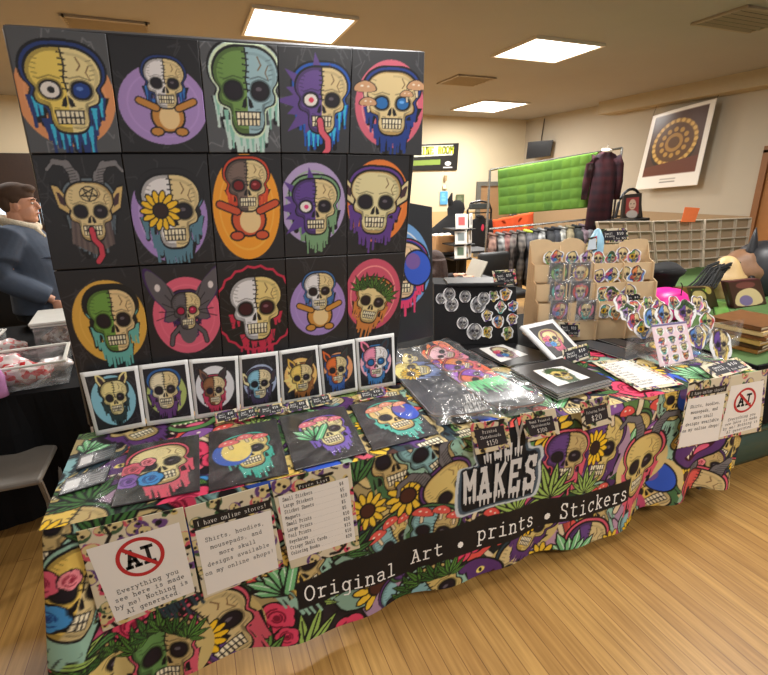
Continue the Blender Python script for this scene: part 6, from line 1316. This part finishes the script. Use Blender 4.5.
# ================================================================== PEOPLE
def skin_mat(): return mat('skin', (206, 152, 124), .55, noise=.05)
def add_obj(b, name, m, parent, vox, sm): return remesh(b.build(name, m, parent, True), vox, sm)
def man():
    bx, by = aty(20, 203, 2.65)[0], 2.65
    O = np.array([bx, by, 0.]); t = thing('person', 'man in a blue denim jacket with cream fleece collar standing in profile, hand in pocket', 'person', O)
    o = lambda x, y, z: O+np.array([x, y, z])
    # body: skin, one surface: head, neck, hands joined through the arms and trunk inside the clothes
    b = MB(); hz = 1.60
    b.ellipsoid(o(-.012, 0, hz+.03), (.096, .077, .105), 24, 16); b.ellipsoid(o(.02, 0, hz-.045), (.072, .058, .078), 20, 12); b.ellipsoid(o(.055, 0, hz-.095), (.034, .034, .026), 14, 10)
    b.tube([o(.075, 0, hz+.03), o(.098, 0, hz-.0), o(.108, 0, hz-.022), o(.09, 0, hz-.032)], [.012, .013, .015, .011], 8)
    b.ellipsoid(o(.085, 0, hz-.058), (.014, .022, .009), 10, 6); b.ellipsoid(o(.07, 0, hz+.035), (.026, .055, .012), 12, 6)
    for q in (-1, 1): b.ellipsoid(o(-.008, q*.077, hz-.01), (.018, .01, .030), 10, 8)
    b.tube([o(-.03, 0, hz-.05), o(-.04, 0, hz-.13), o(-.05, 0, hz-.2)], [.06, .058, .07], 16)
    b.tube([o(-.05, 0, 1.42), o(-.04, 0, 1.2), o(-.02, 0, .95), o(-.02, 0, .9)], [(.13, .10), (.13, .11), (.12, .11), (.1, .1)], 16)
    for q in (-1, 1):
        sh_, el, wr = (o(-.06, q*.17, 1.39), o(-.10, q*.23, 1.12), o(.12, q*.20, .96)) if q < 0 else (o(-.06, q*.17, 1.39), o(-.05, q*.24, 1.12), o(.10, q*.21, .93))
        b.tube([o(-.05, 0, 1.40), sh_, (sh_+el)/2+np.array([-.012, 0, 0]), el+np.array([.01, 0, .02]), (el+wr)/2, wr], [.06, .045, .034, .030, .030, .028], 12)
        d = (wr-el)/np.linalg.norm(wr-el); dn_ = np.array([.45, 0, -.9]); h = wr+dn_*.05
        b.ellipsoid(h, (.036, .018, .048), 14, 10)
        for k in range(4): f0 = h+np.array([-.025+.016*k, 0, -.03]); b.tube([f0, f0+np.array([.012, q*-.004, -.03]), f0+np.array([.014, q*-.014, -.055+.004*abs(k-1.5)])], [.0095, .009, .007], 8)
        b.tube([h+np.array([.028, 0, .015]), h+np.array([.05, q*-.005, -.008]), h+np.array([.056, q*-.01, -.03])], [.011, .010, .008], 8)
    add_obj(b, 'body', skin_mat(), t, .0055, 3)
    # face details
    for q in (-1, 1): MB().ellipsoid(o(.078, q*.03, hz+.012), (.009, .013, .008), 10, 8).build('eye', mat('eye white', (226, 222, 214), .3), t, True); MB().ellipsoid(o(.086, q*.031, hz+.012), (.004, .006, .006), 8, 6).build('iris', mat('dark iris', (46, 34, 28), .3), t, True); MB().tube([o(.092, q*.012, hz+.034), o(.092, q*.03, hz+.04), o(.08, q*.052, hz+.034)], .0045, 6).build('eyebrow', mat('brown hair', (74, 54, 40), .8), t, True)
    MB().tube([o(.094, -.022, hz-.056), o(.101, 0, hz-.054), o(.094, .022, hz-.056)], [.003, .0055, .003], 8).build('lips', mat('lips', (166, 96, 88), .5), t, True)
    b = MB(); b.ellipsoid(o(-.022, 0, hz+.075), (.112, .086, .078), 24, 14); b.ellipsoid(o(-.065, 0, hz+.02), (.06, .079, .075), 18, 12); b.ellipsoid(o(.05, 0, hz+.105), (.058, .06, .034), 16, 10)
    for q in (-1, 1): b.ellipsoid(o(-.01, q*.073, hz+.045), (.03, .012, .04), 10, 8)
    add_obj(b, 'hair', mat('brown hair', (74, 54, 40), .8, noise=.3, scale=60, bump=.6), t, .007, 3)
    # jacket
    b = MB(); R_ = []
    for z_, rx, ry, ox in ((.86, .185, .20, .0), (.93, .19, .205, .01), (1.05, .195, .21, .025), (1.2, .185, .215, .015), (1.33, .165, .215, -.01), (1.42, .13, .19, -.035), (1.47, .09, .12, -.04), (1.49, .07, .08, -.04)):
        R_.append([o(ox+rx*math.cos(a), ry*math.sin(a), z_) for a in np.linspace(0, 6.283, 28, endpoint=False)])
    b.loft(R_)
    for q in (-1, 1):
        sh_, el, wr = (o(-.06, q*.17, 1.39), o(-.12, q*.25, 1.13), o(.10, q*.215, .985)) if q < 0 else (o(-.06, q*.17, 1.39), o(-.07, q*.25, 1.13), o(.08, q*.22, .96))
        b.tube([o(-.05, q*.08, 1.38), sh_, sh_*.5+el*.5+np.array([-.02, q*.01, 0]), el, el*.5+wr*.5, wr], [.105, .104, .096, .092, .08, .062], 16)
    add_obj(b, 'denim_jacket', mat('blue denim', (70, 80, 96), .9, noise=.35, scale=7, bump=1.), t, .009, 5)
    b = MB()
    for rr_ in (0, 1): b.tube([o(-.035+(.10+.012*rr_)*math.cos(a), (.085+.01*rr_)*math.sin(a), 1.475-.035*math.cos(a)+.022*rr_-.01) for a in np.linspace(-.25, 6.03, 22)], .024, 10)
    b.tube([o(.07, -.055, 1.44), o(.115, -.045, 1.38)], [.024, .012], 8); add_obj(b, 'fleece_collar', mat('cream fleece', (218, 206, 182), .95, noise=.15, scale=80, bump=.8), t, .007, 2)
    b = MB(); b.tube([o(.07, -.19, 1.25), o(.15, -.14, 1.25), o(.16, -.12, 1.24)], .008, 6); b.build('pocket_flap', mat('dark denim seam', (50, 58, 74), .9), t, True)
    b = MB(); b.tube([o(-.0, 0, .93), o(0, 0, .86), o(0, 0, .80)], [(.17, .17), (.17, .18), (.15, .17)], 20)
    for q in (-1, 1): b.tube([o(0, q*.09, .86), o(.0, q*.10, .6), o(.01, q*.10, .47), o(-.005, q*.10, .3), o(-.01, q*.10, .07)], [.095, .088, .068, .066, .055], 16)
    add_obj(b, 'trousers', mat('black jeans', (24, 26, 32), .9, noise=.2), t, .01, 4)
    for q in (-1, 1): b = MB(); b.loft([[o(-.03+rx*math.cos(a)+ox, q*.10+.05*k*math.sin(a), z_) for a in np.linspace(0, 6.283, 18, endpoint=False)] for z_, rx, k, ox in ((.0, .145, .95, .05), (.03, .145, 1, .05), (.06, .12, .95, .03), (.10, .06, .9, -.01), (.12, .05, .85, -.01))]); b.build('shoe', mat('dark shoe', (34, 30, 30), .6), t, True)
man()
def seated():
    c = aty(442, 272, 2.9); O = np.array([c[0]-.02, 3.0, 0.]); t = thing('person', 'person with long wavy brown hair seated at the laptop, mostly hidden by the board', 'person', O); o = lambda x, y, z: O+np.array([x, y, z]); b = MB(); hz = .92
    b.ellipsoid(o(.02, 0, hz), (.09, .075, .11), 20, 14); b.ellipsoid(o(.05, 0, hz-.05), (.06, .055, .07)); b.tube([o(.105, 0, hz+.01), o(.115, 0, hz-.02)], .011, 8); b.tube([o(-.01, 0, hz-.08), o(-.04, 0, hz-.2)], [.05, .06], 12)
    b.tube([o(-.05, 0, hz-.18), o(-.08, 0, .6), o(-.08, 0, .46)], [(.10, .16), (.12, .15), (.14, .17)], 16)
    for q in (-1, 1):
        w_ = o(.30, q*.08, .775); b.tube([o(-.05, q*.12, hz-.2), o(-.06, q*.2, .64), o(.12, q*.16, .70), w_], [.055, .045, .036, .024], 12); b.ellipsoid(w_+np.array([.04, 0, .0]), (.045, .036, .014), 12, 8)
        for k in range(4): f0 = w_+np.array([.07, -.024+.016*k, 0]); b.tube([f0, f0+np.array([.03, 0, .004]), f0+np.array([.05-.005*abs(k-1.5), 0, -.01])], [.009, .008, .007], 8)
        b.tube([w_+np.array([.02, -q*.03, 0]), w_+np.array([.05, -q*.05, 0])], [.010, .008], 8)
        b.tube([o(-.06, q*.09, .48), o(.28, q*.1, .50), o(.36, q*.1, .48), o(.36, q*.1, .1), o(.36, q*.1, .05)], [.09, .075, .06, .045, .035], 12)
    add_obj(b, 'body', skin_mat(), t, .008, 3)
    for q in (-1, 1): MB().ellipsoid(o(.098, q*.03, hz+.01), (.008, .012, .008), 8, 6).build('eye', mat('dark iris'), t, True)
    b = MB(); b.ellipsoid(o(-.02, 0, hz+.03), (.12, .11, .12), 20, 14)
    for k in range(13): a = .9+k*.37; b.tube([o(-.02+.08*math.cos(a), .09*math.sin(a), hz+.05), o(-.03+.12*math.cos(a), .13*math.sin(a), hz-.08), o(-.04+.13*math.cos(a), .15*math.sin(a), hz-.2), o(-.04+.12*math.cos(a), .14*math.sin(a), hz-.3)], [.05, .045, .04, .02], 8)
    add_obj(b, 'long_hair', mat('long brown hair', (62, 44, 38), .8, noise=.35, scale=40, bump=.6), t, .01, 2)
    b = MB(); b.tube([o(-.05, 0, hz-.17), o(-.07, 0, .65), o(-.08, 0, .44)], [(.14, .19), (.15, .18), (.17, .2)], 18)
    for q in (-1, 1): b.tube([o(-.05, q*.1, hz-.2), o(-.06, q*.2, .64), o(.12, q*.16, .70), o(.27, q*.09, .77)], [.075, .062, .05, .035], 12)
    add_obj(b, 'dark_top', mat('dark knit', (36, 32, 34), .9), t, .011, 3)
    b = MB(); b.tube([o(-.1, 0, .5), o(.02, 0, .5)], [(.14, .19), (.11, .18)], 16)
    for q in (-1, 1): b.tube([o(-.06, q*.09, .48), o(.28, q*.1, .51), o(.36, q*.1, .47), o(.36, q*.1, .12)], [.105, .09, .075, .06], 12)
    add_obj(b, 'trousers', mat('black jeans'), t, .012, 3)
    for q in (-1, 1): b = MB(); b.ellipsoid(o(.41, q*.1, .04), (.13, .05, .04), 16, 8); b.build('shoe', mat('dark shoe'), t, True)
    s = thing('folding_chair', 'black folding chair under the long-haired person', 'chair', o(-.08, 0, 0)); MB().box(o(-.06, 0, .375), (.42, .42, .03), bev=.01).build('seat', mat('black plastic'), s); MB().box(o(-.33, 0, .72), (.03, .4, .3), bev=.01).build('backrest', mat('black plastic'), s)
    for x in (-.26, .12):
        for y in (-.18, .18): MB().tube([o(x, y, 0), o(x, y, .36 if x > 0 else .86)], .012).build('leg', mat('black metal'), s)
seated()
# grey crate stack behind the man at the left edge
t = thing('wire_crate', 'grey wire crate on a black stand at the left edge, behind the man', 'crate', (-1.55, 3.3, 0)); c = aty(2, 265, 3.3); b = MB()
for k in range(7):
    for y in (3.15, 3.45): b.tube([(c[0]-.25+.07*k, y, c[2]-.1), (c[0]-.25+.07*k, y, c[2]+.12)], .006, 5)
for z_ in (-.1, 0, .12):
    for y in (3.15, 3.45): b.tube([(c[0]-.25, y, c[2]+z_), (c[0]+.17, y, c[2]+z_)], .008, 5)
    for x in (-.25, .17): b.tube([(c[0]+x, 3.15, c[2]+z_), (c[0]+x, 3.45, c[2]+z_)], .008, 5)
b.build('wire_basket', mat('grey wire', (150, 150, 146), .4, .3), t); MB().box((c[0]-.04, 3.3, (c[2]-.1)/2), (.44, .34, c[2]-.12)).build('stand', mat('black card', (16, 16, 18)), t)
cd_ = bpy.data.cameras.new('camera'); co = bpy.data.objects.new('camera', cd_); COL.objects.link(co); S.camera = co
cd_.sensor_fit = 'HORIZONTAL'; cd_.sensor_width = 36.; cd_.lens = FPX*36./768.; cd_.clip_start = .02; cd_.clip_end = 100
from mathutils import Matrix
Mx = Matrix([[RT[0], UP[0], -FW[0], CAM[0]], [RT[1], UP[1], -FW[1], CAM[1]], [RT[2], UP[2], -FW[2], CAM[2]], [0, 0, 0, 1]])
co.matrix_world = Mx
S.view_settings.view_transform = 'Standard'; S.view_settings.look = 'None'; S.view_settings.exposure = .38
